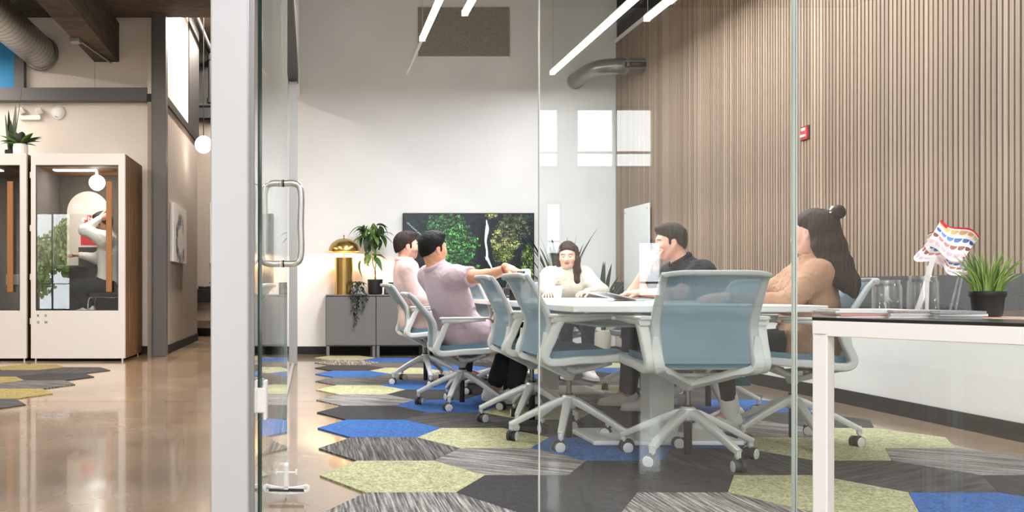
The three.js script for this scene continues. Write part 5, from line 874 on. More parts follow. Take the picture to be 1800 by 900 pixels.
/* person(spec): spec.o = [x, depth] of the seat centre, spec.face = yaw of the body, joints given as [forward, left, up] from there */
function person(spec) {
  const F = frameOf(spec.face), O = v3(spec.o[0], 0, -spec.o[1]), S = spec.size ?? 1;
  const J = (a) => O.clone().addScaledVector(F.f, a[0]).addScaledVector(F.l, a[1]).addScaledVector(v3(0, 1, 0), a[2]);
  const t = thing('person', spec.label, 'person', [0, 0, 0]);
  const q = {}; for (const [k, a] of Object.entries(spec.j)) q[k] = J(a);
  const HF = frameOf(spec.face + (spec.headYaw ?? 0), spec.headPitch ?? 0, spec.headRoll ?? 0), hc = q.head, hs = spec.headSize ?? 1;
  const H = (f, l, u) => hc.clone().addScaledVector(HF.f, f * hs).addScaledVector(HF.l, l * hs).addScaledVector(HF.u, u * hs);
  const sk = lin(spec.skin), fem = spec.female, lipC = lin(fem ? '#b4605c' : '#b0726a'), browC = lin(spec.hairColor), blush = mixc(sk, lin('#d98a78'), 0.35);
  const shW = q.shR.distanceTo(q.shL), mid = q.shR.clone().add(q.shL).multiplyScalar(0.5), hipM = q.hipR.clone().add(q.hipL).multiplyScalar(0.5);
  const spineUp = mid.clone().sub(hipM).normalize(), TF = { u: spineUp, l: q.shL.clone().sub(q.shR).normalize(), f: v3() }; TF.f.crossVectors(TF.l, TF.u).normalize(); TF.l.crossVectors(TF.u, TF.f).normalize();
  const belly = hipM.clone().lerp(mid, 0.32), chest = hipM.clone().lerp(mid, 0.72);
  const torso = (f, e) => {
    f.ell(hipM.clone().addScaledVector(TF.u, 0.02), TF, (fem ? 0.115 : 0.115) * S + e, 0.115 * S + e, (fem ? 0.165 : 0.155) * S + e, 0.05);
    f.ell(belly, TF, (spec.belly ?? 0.105) * S + e, 0.16 * S + e, (fem ? 0.125 : 0.145) * S + e, 0.08);
    f.ell(chest, TF, (fem ? 0.105 : 0.115) * S + e, 0.17 * S + e, (fem ? 0.145 : 0.165) * S + e, 0.08);
    if (fem) for (const s of [1, -1]) f.ell(chest.clone().addScaledVector(TF.f, 0.075).addScaledVector(TF.l, s * 0.06).addScaledVector(TF.u, 0.0), TF, 0.052 + e, 0.055 + e, 0.055 + e, 0.05);
    f.cap(q.shR.clone().addScaledVector(TF.l, 0.02), q.shL.clone().addScaledVector(TF.l, -0.02), 0.062 * S + e, 0.062 * S + e, 0.06);
    f.cap(mid.clone().addScaledVector(TF.u, -0.02), q.neck, 0.075 * S + e, 0.058 * S + e, 0.06);
  };
  const arm = (f, s, e, to = 2, k = 0.035) => { f.cap(q['sh' + s], q['el' + s], 0.055 * S + e, 0.043 * S + e, k); if (to > 1) f.cap(q['el' + s], q['wr' + s], 0.043 * S + e, 0.028 * S + e * 0.9, 0.025); };
  const leg = (f, s, e, k = 0.05) => { f.cap(q['hip' + s], q['kn' + s], 0.085 * S + e, 0.062 * S + e, k); f.cap(q['kn' + s], q['an' + s], 0.058 * S + e, 0.036 * S + e, 0.035); };
  // ---- body
  const body = new Field(); torso(body, 0); for (const s of ['R', 'L']) { arm(body, s, 0); leg(body, s, 0); body.cap(q['an' + s], q['toe' + s].clone().lerp(q['an' + s], 0.3), 0.036, 0.03, 0.03); }
  body.cap(q.neck.clone().addScaledVector(TF.u, -0.03), H(-0.02, 0, -0.07), 0.054 * S, 0.052 * S, 0.03);
  const skinAt = (x, y, z) => { const m = 1 + 0.05 * n3(x * 60, y * 60, z * 60, 3); return sk.map((c) => c * m); };
  const parts = [body.mesh(0.013, 0.02, skinAt)];
  // ---- head with a face
  const hd = new Field();
  hd.ell(H(-0.012, 0, 0.03), HF, 0.098 * hs, 0.088 * hs, 0.076 * hs, 0.03);
  hd.ell(H(0.035, 0, -0.035), HF, 0.062 * hs, 0.082 * hs, 0.060 * hs, 0.045);
  hd.ell(H(0.052, 0, fem ? -0.088 : -0.092), HF, 0.036 * hs, 0.027 * hs, (fem ? 0.030 : 0.037) * hs, 0.04);
  for (const s of [1, -1]) { hd.cap(H(0.0, s * 0.055, -0.05), H(0.05, s * 0.03, -0.095), 0.016 * hs, 0.014 * hs, 0.035); hd.ell(H(0.066, s * 0.043, -0.028), HF, 0.024 * hs, 0.022 * hs, 0.024 * hs, 0.03); }
  hd.cap(H(0.082, -0.034, 0.022), H(0.082, 0.034, 0.022), 0.012 * hs, 0.012 * hs, 0.02);
  for (const s of [1, -1]) hd.ell(H(0.106, s * 0.032, 0.002), HF, 0.018 * hs, 0.013 * hs, 0.018 * hs, 0.018, -1);
  hd.cap(H(0.090, 0, 0.006), H(0.109, 0, -0.030), 0.008 * hs, 0.0125 * hs, 0.014);
  for (const s of [1, -1]) hd.ell(H(0.098, s * 0.012, -0.034), HF, 0.010 * hs, 0.008 * hs, 0.008 * hs, 0.008);
  hd.ell(H(0.091, 0, -0.057), HF, 0.012 * hs, 0.0065 * hs, 0.023 * hs, 0.007); hd.ell(H(0.089, 0, -0.069), HF, 0.012 * hs, 0.0075 * hs, 0.021 * hs, 0.006);
  for (const s of [1, -1]) { const e = frameOf(0, 0, 0); void e; hd.ell(H(-0.005, s * 0.077, -0.008), HF, 0.019 * hs, 0.031 * hs, 0.009 * hs, 0.008); hd.ell(H(-0.001, s * 0.088, -0.004), HF, 0.011 * hs, 0.019 * hs, 0.006 * hs, 0.008, -1); hd.ell(H(0.002, s * 0.076, -0.036), HF, 0.009 * hs, 0.011 * hs, 0.007 * hs, 0.008); }
  hd.cap(H(-0.02, 0, -0.05), q.neck.clone().addScaledVector(TF.u, -0.01), 0.051 * S, 0.055 * S, 0.03);
  hd.cap(q.neck.clone().addScaledVector(TF.u, -0.01), q.neck.clone().addScaledVector(TF.u, -0.045), 0.055 * S, 0.06 * S, 0.03);
  const inv = (x, y, z) => { const d = v3(x, y, z).sub(hc); return [d.dot(HF.f) / hs, d.dot(HF.l) / hs, d.dot(HF.u) / hs]; };
  parts.push(hd.mesh(0.0042, 0.012, (x, y, z) => {
    const [f, l, u] = inv(x, y, z); let c = skinAt(x, y, z); const al = Math.abs(l);
    c = mixc(c, blush, 0.5 * Math.exp(-((al - 0.045) ** 2 + (u + 0.035) ** 2) / 0.0006) * (f > 0.03 ? 1 : 0));
    if (f > 0.05) {
      const lip = ((l / 0.024) ** 2 + ((u + 0.063) / 0.0135) ** 2); if (lip < 1.2) c = mixc(c, lipC, sstep(1.2, 0.6, lip));
      const bu = u - 0.024 + 0.25 * Math.max(0, al - 0.035); if (al > 0.014 && al < 0.052) c = mixc(c, browC, 0.85 * sstep(0.0055, 0.003, Math.abs(bu)));
    }
    if (spec.beard) { const bd = sstep(-0.03, -0.05, u) * sstep(0.0, 0.02, f) * (al < 0.07 ? 1 : 0) * (((l / 0.024) ** 2 + ((u + 0.063) / 0.012) ** 2) > 1 ? 1 : 0); c = mixc(c, browC, spec.beard * bd * (0.75 + 0.25 * n3(x * 300, y * 300, z * 300, 8))); }
    return c;
  }));
  for (const s of [1, -1]) {
    const g = new THREE.SphereGeometry(0.0125 * hs, 36, 28), p = g.attributes.position, c = new Float32Array(p.count * 3), look = HF.f.clone().addScaledVector(HF.u, spec.lookDown ? -0.5 : -0.05).normalize(), W = lin('#e9e4de'), I = lin(spec.eye ?? '#3a2a20');
    for (let i = 0; i < p.count; i++) { const d = v3().fromBufferAttribute(p, i).normalize().dot(look), col = d > 0.985 ? [0.01, 0.01, 0.01] : d > 0.9 ? I : d > 0.2 ? W : sk; c.set(col, i * 3); }
    g.setAttribute('color', new THREE.BufferAttribute(c, 3)); g.translate(...H(0.083, s * 0.032, 0.002).toArray()); parts.push(g);
    const lid = new THREE.SphereGeometry(0.0138 * hs, 18, 10, 0, Math.PI * 2, 0, spec.lookDown ? 1.6 : 1.2); lid.rotateZ(-0.12); const lc = new Float32Array(lid.attributes.position.count * 3); for (let i = 0; i < lc.length; i += 3) lc.set(sk.map((k) => k * 0.92), i);
    lid.setAttribute('color', new THREE.BufferAttribute(lc, 3)); lid.applyMatrix4(new THREE.Matrix4().makeBasis(HF.f, HF.u, HF.l.clone().negate())); lid.translate(...H(0.083, s * 0.032, 0.002).toArray()); parts.push(lid);
  }
  // ---- hands
  for (const s of ['R', 'L']) {
    const h = spec.hands[s], d = F.f.clone().multiplyScalar(h.d[0]).addScaledVector(F.l, h.d[1]).addScaledVector(v3(0, 1, 0), h.d[2]).normalize();
    const n = F.f.clone().multiplyScalar(h.n[0]).addScaledVector(F.l, h.n[1]).addScaledVector(v3(0, 1, 0), h.n[2]); n.addScaledVector(d, -n.dot(d)).normalize();
    const sd = v3().crossVectors(d, n).multiplyScalar(s === 'L' ? 1 : -1), w = q['wr' + s], hz = spec.handSize ?? 1, P = (a, b, c) => w.clone().addScaledVector(d, a * hz).addScaledVector(sd, b * hz).addScaledVector(n, c * hz);
    const f = new Field(); f.cap(w.clone().addScaledVector(d, -0.03), P(0.02, 0, 0), 0.027 * S, 0.024 * S, 0.02);
    f.ell(P(0.05, 0.0, 0), { f: d, u: n, l: sd }, 0.052 * hz, 0.0165 * hz, 0.040 * hz, 0.02); f.cap(P(0.08, 0.028, 0), P(0.075, -0.03, 0), 0.0115 * hz, 0.0105 * hz, 0.015); f.ell(P(0.035, 0.03, 0.006), { f: d, u: n, l: sd }, 0.03 * hz, 0.015 * hz, 0.016 * hz, 0.015);
    const curl = h.curl ?? 0.35, spread = h.spread ?? 0.08;
    [[0.029, 0.072, 0.0090], [0.010, 0.080, 0.0092], [-0.010, 0.074, 0.0088], [-0.028, 0.058, 0.0078]].forEach(([b, L, r], i) => {
      let p = P(0.083 - 0.004 * Math.abs(i - 1), b, 0), a = curl * (0.5 + 0.08 * i), dir; const ph = [0.45, 0.31, 0.24];
      ph.forEach((m, k) => { dir = d.clone().multiplyScalar(Math.cos(a)).addScaledVector(n, Math.sin(a)).addScaledVector(sd, (1.2 - i) * spread).normalize(); const e = p.clone().addScaledVector(dir, L * m * hz); f.cap(p, e, r * hz * (1 - 0.07 * k), r * hz * (0.94 - 0.07 * k), 0.004); p = e; a += curl * (k ? 0.75 : 1); });
    });
    { let p = P(0.022, 0.03, 0.004); const th = h.thumb ?? 0.55; [[0.045, 0.0115, th], [0.032, 0.0105, th * 0.6], [0.026, 0.0092, th * 0.35]].forEach(([L, r, o]) => { const e = p.clone().addScaledVector(d, L * hz * Math.cos(o)).addScaledVector(sd, L * hz * Math.sin(o) * 0.9).addScaledVector(n, L * hz * 0.3); f.cap(p, e, r * hz, r * 0.92 * hz, 0.006); p = e; }); }
    parts.push(f.mesh(0.0036, 0.01, skinAt));
  }
  const clean = parts.map((g) => { const h = g.index ? g.toNonIndexed() : g; for (const k of Object.keys(h.attributes)) if (!['position', 'normal', 'uv', 'color'].includes(k)) h.deleteAttribute(k); return h; });
  mesh('body', mergeGeometries(clean), new THREE.MeshPhysicalMaterial({ vertexColors: true, roughness: 0.55, sheen: 0.15 }), t);
  // ---- shirt
  const folds = (amp, fr, s) => (x, y, z) => { // soft drag folds: ridges that run diagonally, broken up by a slow warp
    const w = 1.6 * n3(x * 7, y * 7, z * 7, s + 5), a = n3((x + y * 0.7) * fr + w, (y - z * 0.4) * fr * 0.45, (z + y * 0.6) * fr - w, s), rg = Math.max(0, 1 - Math.abs(a) * 3.2), m = 0.5 + 0.5 * n3(x * 9, y * 9, z * 9, s + 8);
    return amp * (0.45 * n3(x * 11, y * 11, z * 11, s + 2) - 1.1 * rg * rg * m);
  };
  const sh = new Field(), kArm = (spec.loose ?? 0.014) > 0.019 ? 0.085 : 0.045; torso(sh, spec.loose ?? 0.014);
  if (spec.boxy) { sh.cap(hipM.clone().addScaledVector(TF.u, 0.0), chest, 0.128 * S + 0.012, 0.105 * S + 0.012, 0.09); sh.cap(hipM.clone().addScaledVector(TF.l, 0.05), chest.clone().addScaledVector(TF.l, 0.05), 0.115 * S, 0.10 * S, 0.08); sh.cap(hipM.clone().addScaledVector(TF.l, -0.05), chest.clone().addScaledVector(TF.l, -0.05), 0.115 * S, 0.10 * S, 0.08); }
  if (spec.untucked) for (const s of ['R', 'L']) sh.cap(q['hip' + s], q['hip' + s].clone().lerp(q['kn' + s], spec.untucked), 0.124 * S, 0.116 * S, 0.06);
  { const td = q.knR.clone().add(q.knL).multiplyScalar(0.5).sub(hipM).normalize(); const hp = hipM.clone().addScaledVector(td, spec.hem ?? 0.13), w = hp.dot(td), Y = hipM.y + 0.11; sh.p.push({ c: hp, R: 1e3, k: 0.01, op: -1, f: (x, y, z) => Math.max(w - (x * td.x + y * td.y + z * td.z), y - Y) }); }
  for (const s of ['R', 'L']) {
    if (spec.sleeve === 'long') { sh.cap(q['sh' + s], q['el' + s], 0.068 * S + (spec.loose ?? 0.014) * 0.6, 0.056 * S + (spec.loose ?? 0.014) * 0.5, kArm); const e = q['el' + s].clone().lerp(q['wr' + s], 0.93); sh.cap(q['el' + s], e, 0.056 * S + (spec.loose ?? 0.014) * 0.5, 0.038 * S, 0.025); }
    else { const dir = q['el' + s].clone().sub(q['sh' + s]), e = q['sh' + s].clone().addScaledVector(dir, spec.sleeve ?? 0.72); sh.cap(q['sh' + s], e, 0.07 * S, 0.066 * S, 0.06); sh.cap(e.clone(), e.clone().addScaledVector(dir, 0.01), 0.066 * S, 0.066 * S, 0.01); }
  }
  const nk = q.neck.clone().addScaledVector(TF.u, 0.0), nd = H(-0.02, 0, -0.08).sub(q.neck).normalize();
  sh.cap(nk.clone().addScaledVector(nd, -0.005).addScaledVector(TF.f, 0.012), nk.clone().addScaledVector(nd, 0.15), 0.058 * S, 0.075 * S, 0.01, -1);
  for (const s of ['R', 'L']) if (spec.sleeve !== 'long') { const dir = q['el' + s].clone().sub(q['sh' + s]).normalize(), e = q['sh' + s].clone().lerp(q['el' + s], (spec.sleeve ?? 0.72)); const g = e.clone(); sh.p.push({ c: g, R: 0.2, k: 0.004, op: -1, f: (x, y, z) => { const dx = x - g.x, dy = y - g.y, dz = z - g.z, a = dx * dir.x + dy * dir.y + dz * dir.z, r2 = dx * dx + dy * dy + dz * dz - a * a; return Math.max(-a, Math.sqrt(Math.max(r2, 0)) - 0.12, a - 0.2); } }); }
    sh.disp = folds(spec.fold ?? 0.0045, 26, spec.seed ?? 1);
  const cloth = phys(spec.shirt, 0.95, { sheen: 0.3, bumpMap: spec.boxy ? T.knit : T.weave, bumpScale: spec.boxy ? 0.0025 : 0.0006 });
  const shirt = mesh(spec.shirtName ?? 'shirt', sh.mesh(0.0085, 0.02), cloth, t);
  if (spec.boxy) { // ribbed neckline and cuffs
    const ring = (c, n, R, r) => { const g = new THREE.TorusGeometry(R, r, 10, 60), p = g.attributes.position; for (let i = 0; i < p.count; i++) { const b = Math.atan2(p.getY(i), p.getX(i)), k = 1 + 0.012 * Math.sin(b * 44); p.setX(i, p.getX(i) * k); p.setY(i, p.getY(i) * k); p.setZ(i, p.getZ(i) * 1.8); } g.computeVertexNormals(); g.applyQuaternion(new THREE.Quaternion().setFromUnitVectors(v3(0, 0, 1), n)); g.translate(c.x, c.y, c.z); return g; };
    mesh('neckband', ring(nk.clone().addScaledVector(nd, 0.012), nd, 0.066 * S + 0.004, 0.009), cloth, shirt);
    for (const s of ['R', 'L']) { const dd = q['wr' + s].clone().sub(q['el' + s]).normalize(); mesh('cuff', ring(q['wr' + s].clone().addScaledVector(dd, -0.02), dd, 0.034 * S, 0.008), cloth, shirt); }
  }
  if (spec.collar) {
    const cf = new Field(), c0 = nk.clone().addScaledVector(nd, 0.022), A = v3().crossVectors(nd, TF.l).normalize().negate(), FL = { f: A, u: nd, l: TF.l };
    cf.ell(c0, FL, 0.084 * S, 0.05, 0.083 * S, 0.01); cf.ell(c0.clone().addScaledVector(nd, 0.03), FL, 0.064 * S, 0.12, 0.063 * S, 0.004, -1); cf.cut(c0.clone().addScaledVector(nd, 0.022), nd); cf.cut(c0.clone().addScaledVector(nd, -0.022), nd.clone().negate());
    const nf = TF.f; cf.ell(c0.clone().addScaledVector(nf, 0.085), FL, 0.03, 0.06, 0.018, 0.006, -1);
    mesh('collar', cf.mesh(0.004, 0.02), cloth, shirt);
  }
  // ---- trousers
  const tr = new Field(); tr.ell(hipM.clone().addScaledVector(TF.u, 0.005), TF, 0.122 * S, 0.105 * S, 0.168 * S, 0.04);
  for (const s of ['R', 'L']) { const an = q['an' + s].clone().lerp(q['kn' + s], spec.cuff ?? 0.08), w = spec.slim ? 0.006 : 0.014; tr.cap(q['hip' + s], q['kn' + s], 0.092 * S + w, 0.066 * S + w, 0.05); tr.cap(q['kn' + s], an, 0.064 * S + w, (spec.slim ? 0.042 : 0.058) * S, 0.04); }
  tr.disp = folds(0.004, 24, (spec.seed ?? 1) + 20);
  mesh('trousers', tr.mesh(0.009, 0.02), mat(spec.trousers, 0.85, { bumpMap: T.weave, bumpScale: 0.0006 }), t);
  // ---- shoes and socks
  for (const s of ['R', 'L']) {
    const a = q['an' + s], toe = q['toe' + s], d = toe.clone().sub(a); d.y = 0; d.normalize(); const fl = spec.floor ?? 0.009, G = (k, y, o = 0) => v3(a.x, fl + y, a.z).addScaledVector(d, k).addScaledVector(v3(-d.z, 0, d.x), o), lift = a.y - 0.085 - fl;
    const up = (k, y, o) => { const p = G(k, y, o); p.y += Math.max(0, lift) * (1 - clamp(k / 0.2)); return p; };
    if (spec.sock) { const so = new Field(); so.cap(a.clone().lerp(q['kn' + s], 0.2), up(-0.005, 0.07), 0.042, 0.041, 0.02); mesh('sock', so.mesh(0.006, 0.01), mat(spec.sock, 0.95, { bumpMap: T.weave, bumpScale: 0.001 }), t); }
    const f = new Field(); f.cap(up(-0.03, 0.045), up(0.06, 0.04), 0.037, 0.040, 0.03); f.cap(up(0.06, 0.035), up(0.165, 0.028), 0.040, 0.031, 0.03); f.cap(up(-0.028, 0.075), up(0.03, 0.075), 0.034, 0.028, 0.03); f.cap(up(-0.005, 0.085), up(-0.005, 0.15), 0.034, 0.034, 0.01, -1);
    f.cut(up(0, 0.012), v3(0, -1, 0)); const shoe = mesh('shoe', f.mesh(0.006, 0.012), mat(spec.shoe ?? '#e9e7e3', 0.6), t);
    const so2 = new Field(); so2.cap(up(-0.032, 0.012), up(0.06, 0.012), 0.040, 0.043, 0.03); so2.cap(up(0.06, 0.012), up(0.168, 0.012), 0.043, 0.034, 0.03); so2.cut(up(0, 0.016), v3(0, 1, 0)); so2.cut(up(0, 0.001), v3(0, -1, 0)); mesh('sole', so2.mesh(0.006, 0.012), mat(spec.sole ?? '#d9d6cf', 0.7), shoe);
  }
  // ---- hair
  const hr = new Field(), th = spec.hairThick ?? 0.014;
  hr.ell(H(-0.014, 0, 0.034), HF, (0.098 + th) * hs, (0.088 + th * 1.25) * hs, (0.076 + th * 0.8) * hs, 0.02);
  if (!fem) { hr.ell(H(-0.05, 0, -0.025), HF, 0.055 * hs, 0.07 * hs, (0.060 + th * 0.3) * hs, 0.04); if (spec.topVolume) hr.ell(H(0.035, 0, 0.105), HF, 0.065 * hs, 0.03 * hs, 0.055 * hs, 0.03); }
  else { hr.ell(H(-0.05, 0, -0.03), HF, 0.065 * hs, 0.09 * hs, 0.075 * hs, 0.03); }
  // hairline: a slanted plane from the forehead over the ears to the nape, then the loose locks
  { const sl = fem ? 0.62 : 0.74, c0 = spec.hairline ?? (fem ? -0.010 : 0.0), nrm = HF.f.clone().multiplyScalar(sl).addScaledVector(HF.u, -1).normalize(); hr.cut(H(0, 0, -c0), nrm, 0.014); }
  if (!fem) for (const s of [1, -1]) { hr.ell(H(0.024, s * 0.074, 0.0), HF, 0.012 * hs, 0.026 * hs, 0.006 * hs, 0.012); hr.ell(H(-0.002, s * 0.088, -0.012), HF, 0.016 * hs, 0.03 * hs, 0.016 * hs, 0.006, -1); }
  for (const lock of spec.locks ?? []) for (let i = 0; i < lock.p.length - 1; i++) hr.cap(H(...lock.p[i]), H(...lock.p[i + 1]), lock.r[i], lock.r[i + 1], 0.03);
  if (fem) { hr.ell(H(0.098, 0, -0.045), HF, 0.062 * hs, 0.108 * hs, 0.057 * hs, 0.012, -1); for (const s of spec.earsOut ?? []) hr.ell(H(0.005, s * 0.088, -0.02), HF, 0.026 * hs, 0.036 * hs, 0.02 * hs, 0.008, -1); }
  hr.disp = (x, y, z) => { const [f, l, u] = inv(x, y, z); return 0.0022 * n3(f * 60 + u * 20, l * 80, u * 14 - f * 20, 5) + 0.0022 * n3(f * 170, l * 170, u * 26, 6); };
  mesh('hair', hr.mesh(0.0048, 0.02), phys(new THREE.Color(spec.hairColor).multiplyScalar(1.6), 0.6, { specularIntensity: 0.5, map: T.strand, bumpMap: T.strand, bumpScale: 0.002 }), t);
  return { t, q, H, F, HF };
}
// ------------------------------------------------------------------ the six people
person({ // man in pink shirt by the sideboard
  label: 'seated man in a pale pink shirt with short dark hair and beard, facing the screen', o: [0.985, 7.3], face: 0.05, skin: '#d9a58c', hairColor: '#3c2a21', shirt: '#dfc0ba', trousers: '#2a2a2e', headSize: 0.95, collar: true, sleeve: 'long', beard: 0.6, seed: 3, hairThick: 0.011, topVolume: true, headYaw: 0.05, untucked: 0.15,
  j: { head: [-0.165, 0, 1.185], neck: [-0.185, 0, 1.045], shR: [-0.175, -0.18, 0.985], shL: [-0.165, 0.18, 0.985], elR: [-0.10, -0.235, 0.73], elL: [-0.08, 0.24, 0.73], wrR: [0.13, -0.215, 0.70], wrL: [0.15, 0.16, 0.69], hipR: [-0.08, -0.09, 0.525], hipL: [-0.08, 0.09, 0.525], knR: [0.34, -0.11, 0.52], knL: [0.34, 0.12, 0.52], anR: [0.32, -0.11, 0.105], anL: [0.38, 0.13, 0.105], toeR: [0.47, -0.12, 0.03], toeL: [0.53, 0.14, 0.03] },
  hands: { R: { d: [1, 0.1, 0.0], n: [0, 0.1, -1], curl: 0.35 }, L: { d: [1, -0.4, -0.1], n: [0, -0.2, -1], curl: 0.4 } }, shoe: '#3b3330',
});
const reacher = person({ // man in lavender shirt, arm stretched over the next chair
  label: 'man in a lavender short-sleeved shirt stretching his arm over the next chair', o: [1.05, 5.9], face: 0.12, skin: '#d39a78', hairColor: '#0d0b0b', shirt: '#bfa9b0', trousers: '#26262a', headSize: 0.9, collar: true, sleeve: 0.5, seed: 7, hairThick: 0.014, topVolume: true, headYaw: 0.28, fold: 0.006, untucked: 0.3, hem: 0.19, cuff: 0.14, loose: 0.018,
  j: { head: [-0.205, 0.0, 1.095], neck: [-0.185, 0, 0.955], shR: [-0.085, -0.165, 0.895], shL: [-0.19, 0.17, 0.905], elR: [0.045, -0.39, 0.90], elL: [-0.06, 0.24, 0.65], wrR: [0.11, -0.625, 0.945], wrL: [0.17, 0.14, 0.60], hipR: [-0.0, -0.09, 0.49], hipL: [-0.0, 0.09, 0.49], knR: [0.42, -0.10, 0.50], knL: [0.42, 0.12, 0.50], anR: [0.345, -0.07, 0.105], anL: [0.25, 0.09, 0.105], toeR: [0.50, -0.09, 0.03], toeL: [0.40, 0.07, 0.03] },
  hands: { R: { d: [0.45, -0.75, -0.28], n: [-0.1, 0.25, -1], curl: 0.55 }, L: { d: [1, -0.3, -0.2], n: [0, -0.2, -1], curl: 0.4 } },
});
{ const q = reacher.q, d = q.wrR.clone().sub(q.elR).normalize(), c = q.wrR.clone().addScaledVector(d, -0.022), g = new THREE.TorusGeometry(0.0325, 0.006, 8, 28); g.applyQuaternion(new THREE.Quaternion().setFromUnitVectors(v3(0, 0, 1), d)); g.translate(...c.toArray()); const w = tag(mesh('wristband', g, mat('#a8413c', 0.6)), 'red band around the wrist of the reaching man', 'wristband'); void w; }
person({ // woman in cream sweater at the far end
  label: 'woman in a cream sweater with long brown hair at the far table end', o: [2.34, 7.82], face: -Math.PI / 2, skin: '#e3b49e', hairColor: '#4a3123', shirt: '#d9cebb', boxy: true, fold: 0.009, shirtName: 'sweater', trousers: '#23262e', female: true, sleeve: 'long', seed: 11, size: 0.93, headSize: 0.95, headYaw: -0.38, headPitch: -0.16, lookDown: true, hairThick: 0.014, loose: 0.02,
  j: { head: [0.12, -0.01, 1.12], neck: [0.08, 0, 0.985], shR: [0.07, -0.16, 0.925], shL: [0.07, 0.16, 0.925], elR: [0.30, -0.25, 0.795], elL: [0.28, 0.24, 0.795], wrR: [0.53, -0.30, 0.785], wrL: [0.46, 0.05, 0.785], hipR: [-0.05, -0.08, 0.54], hipL: [-0.05, 0.08, 0.54], knR: [0.34, -0.09, 0.52], knL: [0.34, 0.10, 0.52], anR: [0.30, -0.09, 0.105], anL: [0.36, 0.10, 0.105], toeR: [0.45, -0.1, 0.03], toeL: [0.51, 0.11, 0.03] },
  hands: { R: { d: [1, -0.2, -0.05], n: [0, 0.1, -1], curl: 0.4 }, L: { d: [0.6, -0.8, -0.05], n: [0, 0, -1], curl: 0.4 } }, handSize: 0.9, slim: true,
  locks: [{ p: [[-0.02, 0.06, 0.05], [0.02, 0.082, -0.04], [0.035, 0.085, -0.14], [0.05, 0.08, -0.24], [0.06, 0.06, -0.31]], r: [0.035, 0.03, 0.03, 0.026, 0.012] }, { p: [[-0.02, -0.06, 0.05], [0.01, -0.08, -0.05], [0.02, -0.08, -0.14], [0.03, -0.075, -0.22]], r: [0.03, 0.024, 0.024, 0.012] }, { p: [[-0.06, 0, 0], [-0.07, 0, -0.12], [-0.07, 0.02, -0.22]], r: [0.06, 0.06, 0.04] }],
});
person({ // man in black polo
  label: 'man in a black polo shirt resting his hand on his mouth', o: [2.66, 5.68], face: Math.PI, skin: '#dca68e', hairColor: '#42301f', shirt: '#141416', shirtName: 'polo_shirt', trousers: '#1c2740', headSize: 0.91, collar: true, sleeve: 0.75, seed: 15, hairThick: 0.014, headYaw: -0.12, headPitch: -0.12, topVolume: true, fold: 0.004,
  j: { head: [0.245, -0.02, 1.135], neck: [0.17, -0.01, 0.99], shR: [0.15, -0.18, 0.925], shL: [0.12, 0.18, 0.925], elR: [0.46, -0.10, 0.79], elL: [0.31, 0.26, 0.785], wrR: [0.385, -0.03, 0.985], wrL: [0.545, 0.21, 0.79], hipR: [0.02, -0.09, 0.53], hipL: [0.02, 0.09, 0.53], knR: [0.45, -0.11, 0.52], knL: [0.45, 0.12, 0.52], anR: [0.50, -0.11, 0.105], anL: [0.44, 0.13, 0.105], toeR: [0.65, -0.12, 0.03], toeL: [0.59, 0.14, 0.03] },
  hands: { R: { d: [-0.25, 0.25, 1], n: [-1, 0.0, -0.25], curl: 0.85 }, L: { d: [1, -0.1, -0.05], n: [0, -0.1, -1], curl: 0.5 } },
});
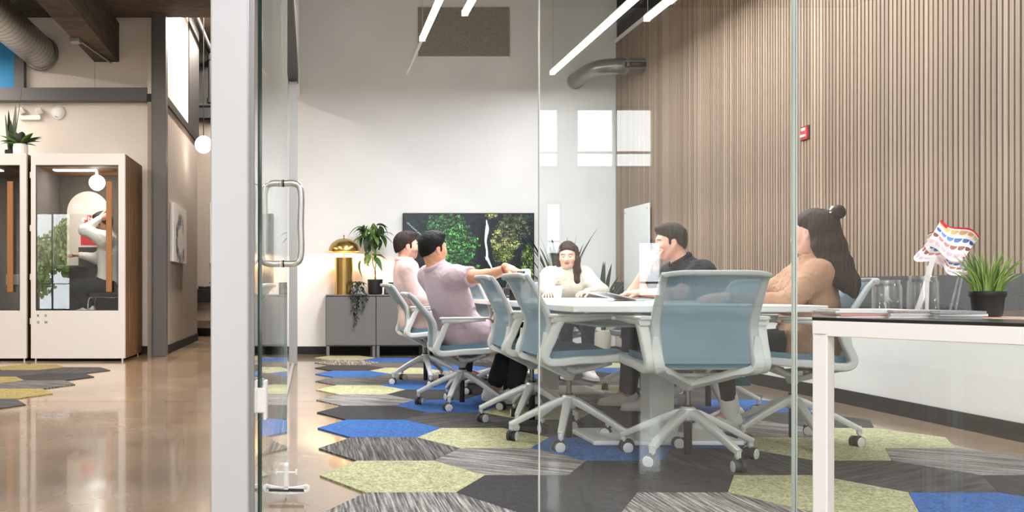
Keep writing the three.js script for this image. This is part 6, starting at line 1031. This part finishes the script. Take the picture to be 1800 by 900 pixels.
const tan = person({ // woman in tan sweater near the glass
  label: 'woman in a tan sweater with long dark half-up hair seated near the glass', o: [2.64, 4.5], face: Math.PI - 0.2, skin: '#dfae98', hairColor: '#4a3024', shirt: '#b98e72', boxy: true, shirtName: 'sweater', trousers: '#121214', female: true, sleeve: 'long', seed: 19, size: 0.84, headSize: 0.94, headYaw: -0.75, headPitch: -0.08, hairThick: 0.010, loose: 0.014, fold: 0.012, slim: true, sock: '#f0eeea', cuff: 0.22, earsOut: [1],
  j: { head: [-0.02, 0.0, 1.118], neck: [-0.035, 0, 0.975], shR: [-0.01, -0.14, 0.90], shL: [-0.005, 0.14, 0.90], elR: [0.19, -0.20, 0.745], elL: [0.17, 0.20, 0.74], wrR: [0.40, -0.10, 0.775], wrL: [0.40, 0.06, 0.775], hipR: [0.0, -0.085, 0.525], hipL: [0.0, 0.085, 0.525], knR: [0.40, -0.14, 0.52], knL: [0.42, 0.02, 0.52], anR: [0.28, -0.36, 0.115], anL: [0.36, -0.12, 0.115], toeR: [0.43, -0.38, 0.03], toeL: [0.51, -0.13, 0.03] },
  hands: { R: { d: [1, 0.2, 0], n: [0, 0, -1], curl: 0.4 }, L: { d: [1, -0.2, 0], n: [0, 0, -1], curl: 0.4 } }, handSize: 0.9, untucked: 0.3,
  locks: [{ p: [[-0.06, 0.0, 0.02], [-0.10, 0.02, -0.10], [-0.135, 0.03, -0.20], [-0.175, 0.03, -0.30], [-0.195, 0.03, -0.37]], r: [0.075, 0.065, 0.058, 0.048, 0.018] }, { p: [[-0.04, 0.06, 0.0], [-0.06, 0.075, -0.09], [-0.10, 0.085, -0.19], [-0.145, 0.08, -0.29], [-0.17, 0.07, -0.345]], r: [0.03, 0.03, 0.03, 0.024, 0.01] }, { p: [[-0.09, 0.0, 0.08], [-0.118, 0.0, 0.096], [-0.142, 0.0, 0.098], [-0.152, 0.0, 0.085]], r: [0.016, 0.011, 0.025, 0.019] }, { p: [[-0.06, -0.06, 0.0], [-0.09, -0.07, -0.12], [-0.13, -0.06, -0.24]], r: [0.03, 0.035, 0.015] }],
});
{ const g = new THREE.TorusGeometry(0.021, 0.0095, 10, 28), p = g.attributes.position; for (let i = 0; i < p.count; i++) { const a = Math.atan2(p.getY(i), p.getX(i)), k = 1 + 0.12 * Math.sin(a * 9); p.setX(i, p.getX(i) * k); p.setY(i, p.getY(i) * k); } g.computeVertexNormals(); g.applyQuaternion(new THREE.Quaternion().setFromUnitVectors(v3(0, 0, 1), tan.HF.f)); g.translate(...tan.H(-0.116, 0, 0.096).toArray()); tag(mesh('hair_scrunchie', g, mat('#eadfce', 0.8)), 'cream scrunchie round the bun of the woman in the tan sweater', 'scrunchie'); }
person({ // person in the booth
  label: 'person in a white hoodie and dark trousers sitting in the phone booth', o: [-2.42, 10.08], face: Math.PI, skin: '#c98f76', hairColor: '#17110f', shirt: '#d9d6d2', shirtName: 'hoodie', trousers: '#191c24', sleeve: 'long', seed: 23, hairThick: 0.018, headPitch: -0.25, loose: 0.024, fold: 0.007, floor: 0.505, shoe: '#dcd9d4', topVolume: true,
  j: { head: [0.06, 0, 1.595], neck: [-0.01, 0, 1.45], shR: [-0.02, -0.18, 1.39], shL: [-0.01, 0.18, 1.39], elR: [0.16, -0.16, 1.18], elL: [0.22, 0.20, 1.50], wrR: [0.36, -0.08, 1.22], wrL: [0.06, 0.13, 1.64], hipR: [-0.02, -0.09, 0.86], hipL: [-0.02, 0.09, 0.86], knR: [0.38, -0.08, 0.86], knL: [0.38, 0.10, 0.84], anR: [0.22, -0.05, 0.60], anL: [0.20, 0.08, 0.60], toeR: [0.36, -0.05, 0.52], toeL: [0.34, 0.08, 0.52] },
  hands: { R: { d: [1, 0.2, 0.1], n: [0, 0, -1], curl: 0.5 }, L: { d: [-0.7, -0.35, 0.3], n: [0.1, -1, 0.1], curl: 0.3 } },
});
renderer.render(scene, camera);
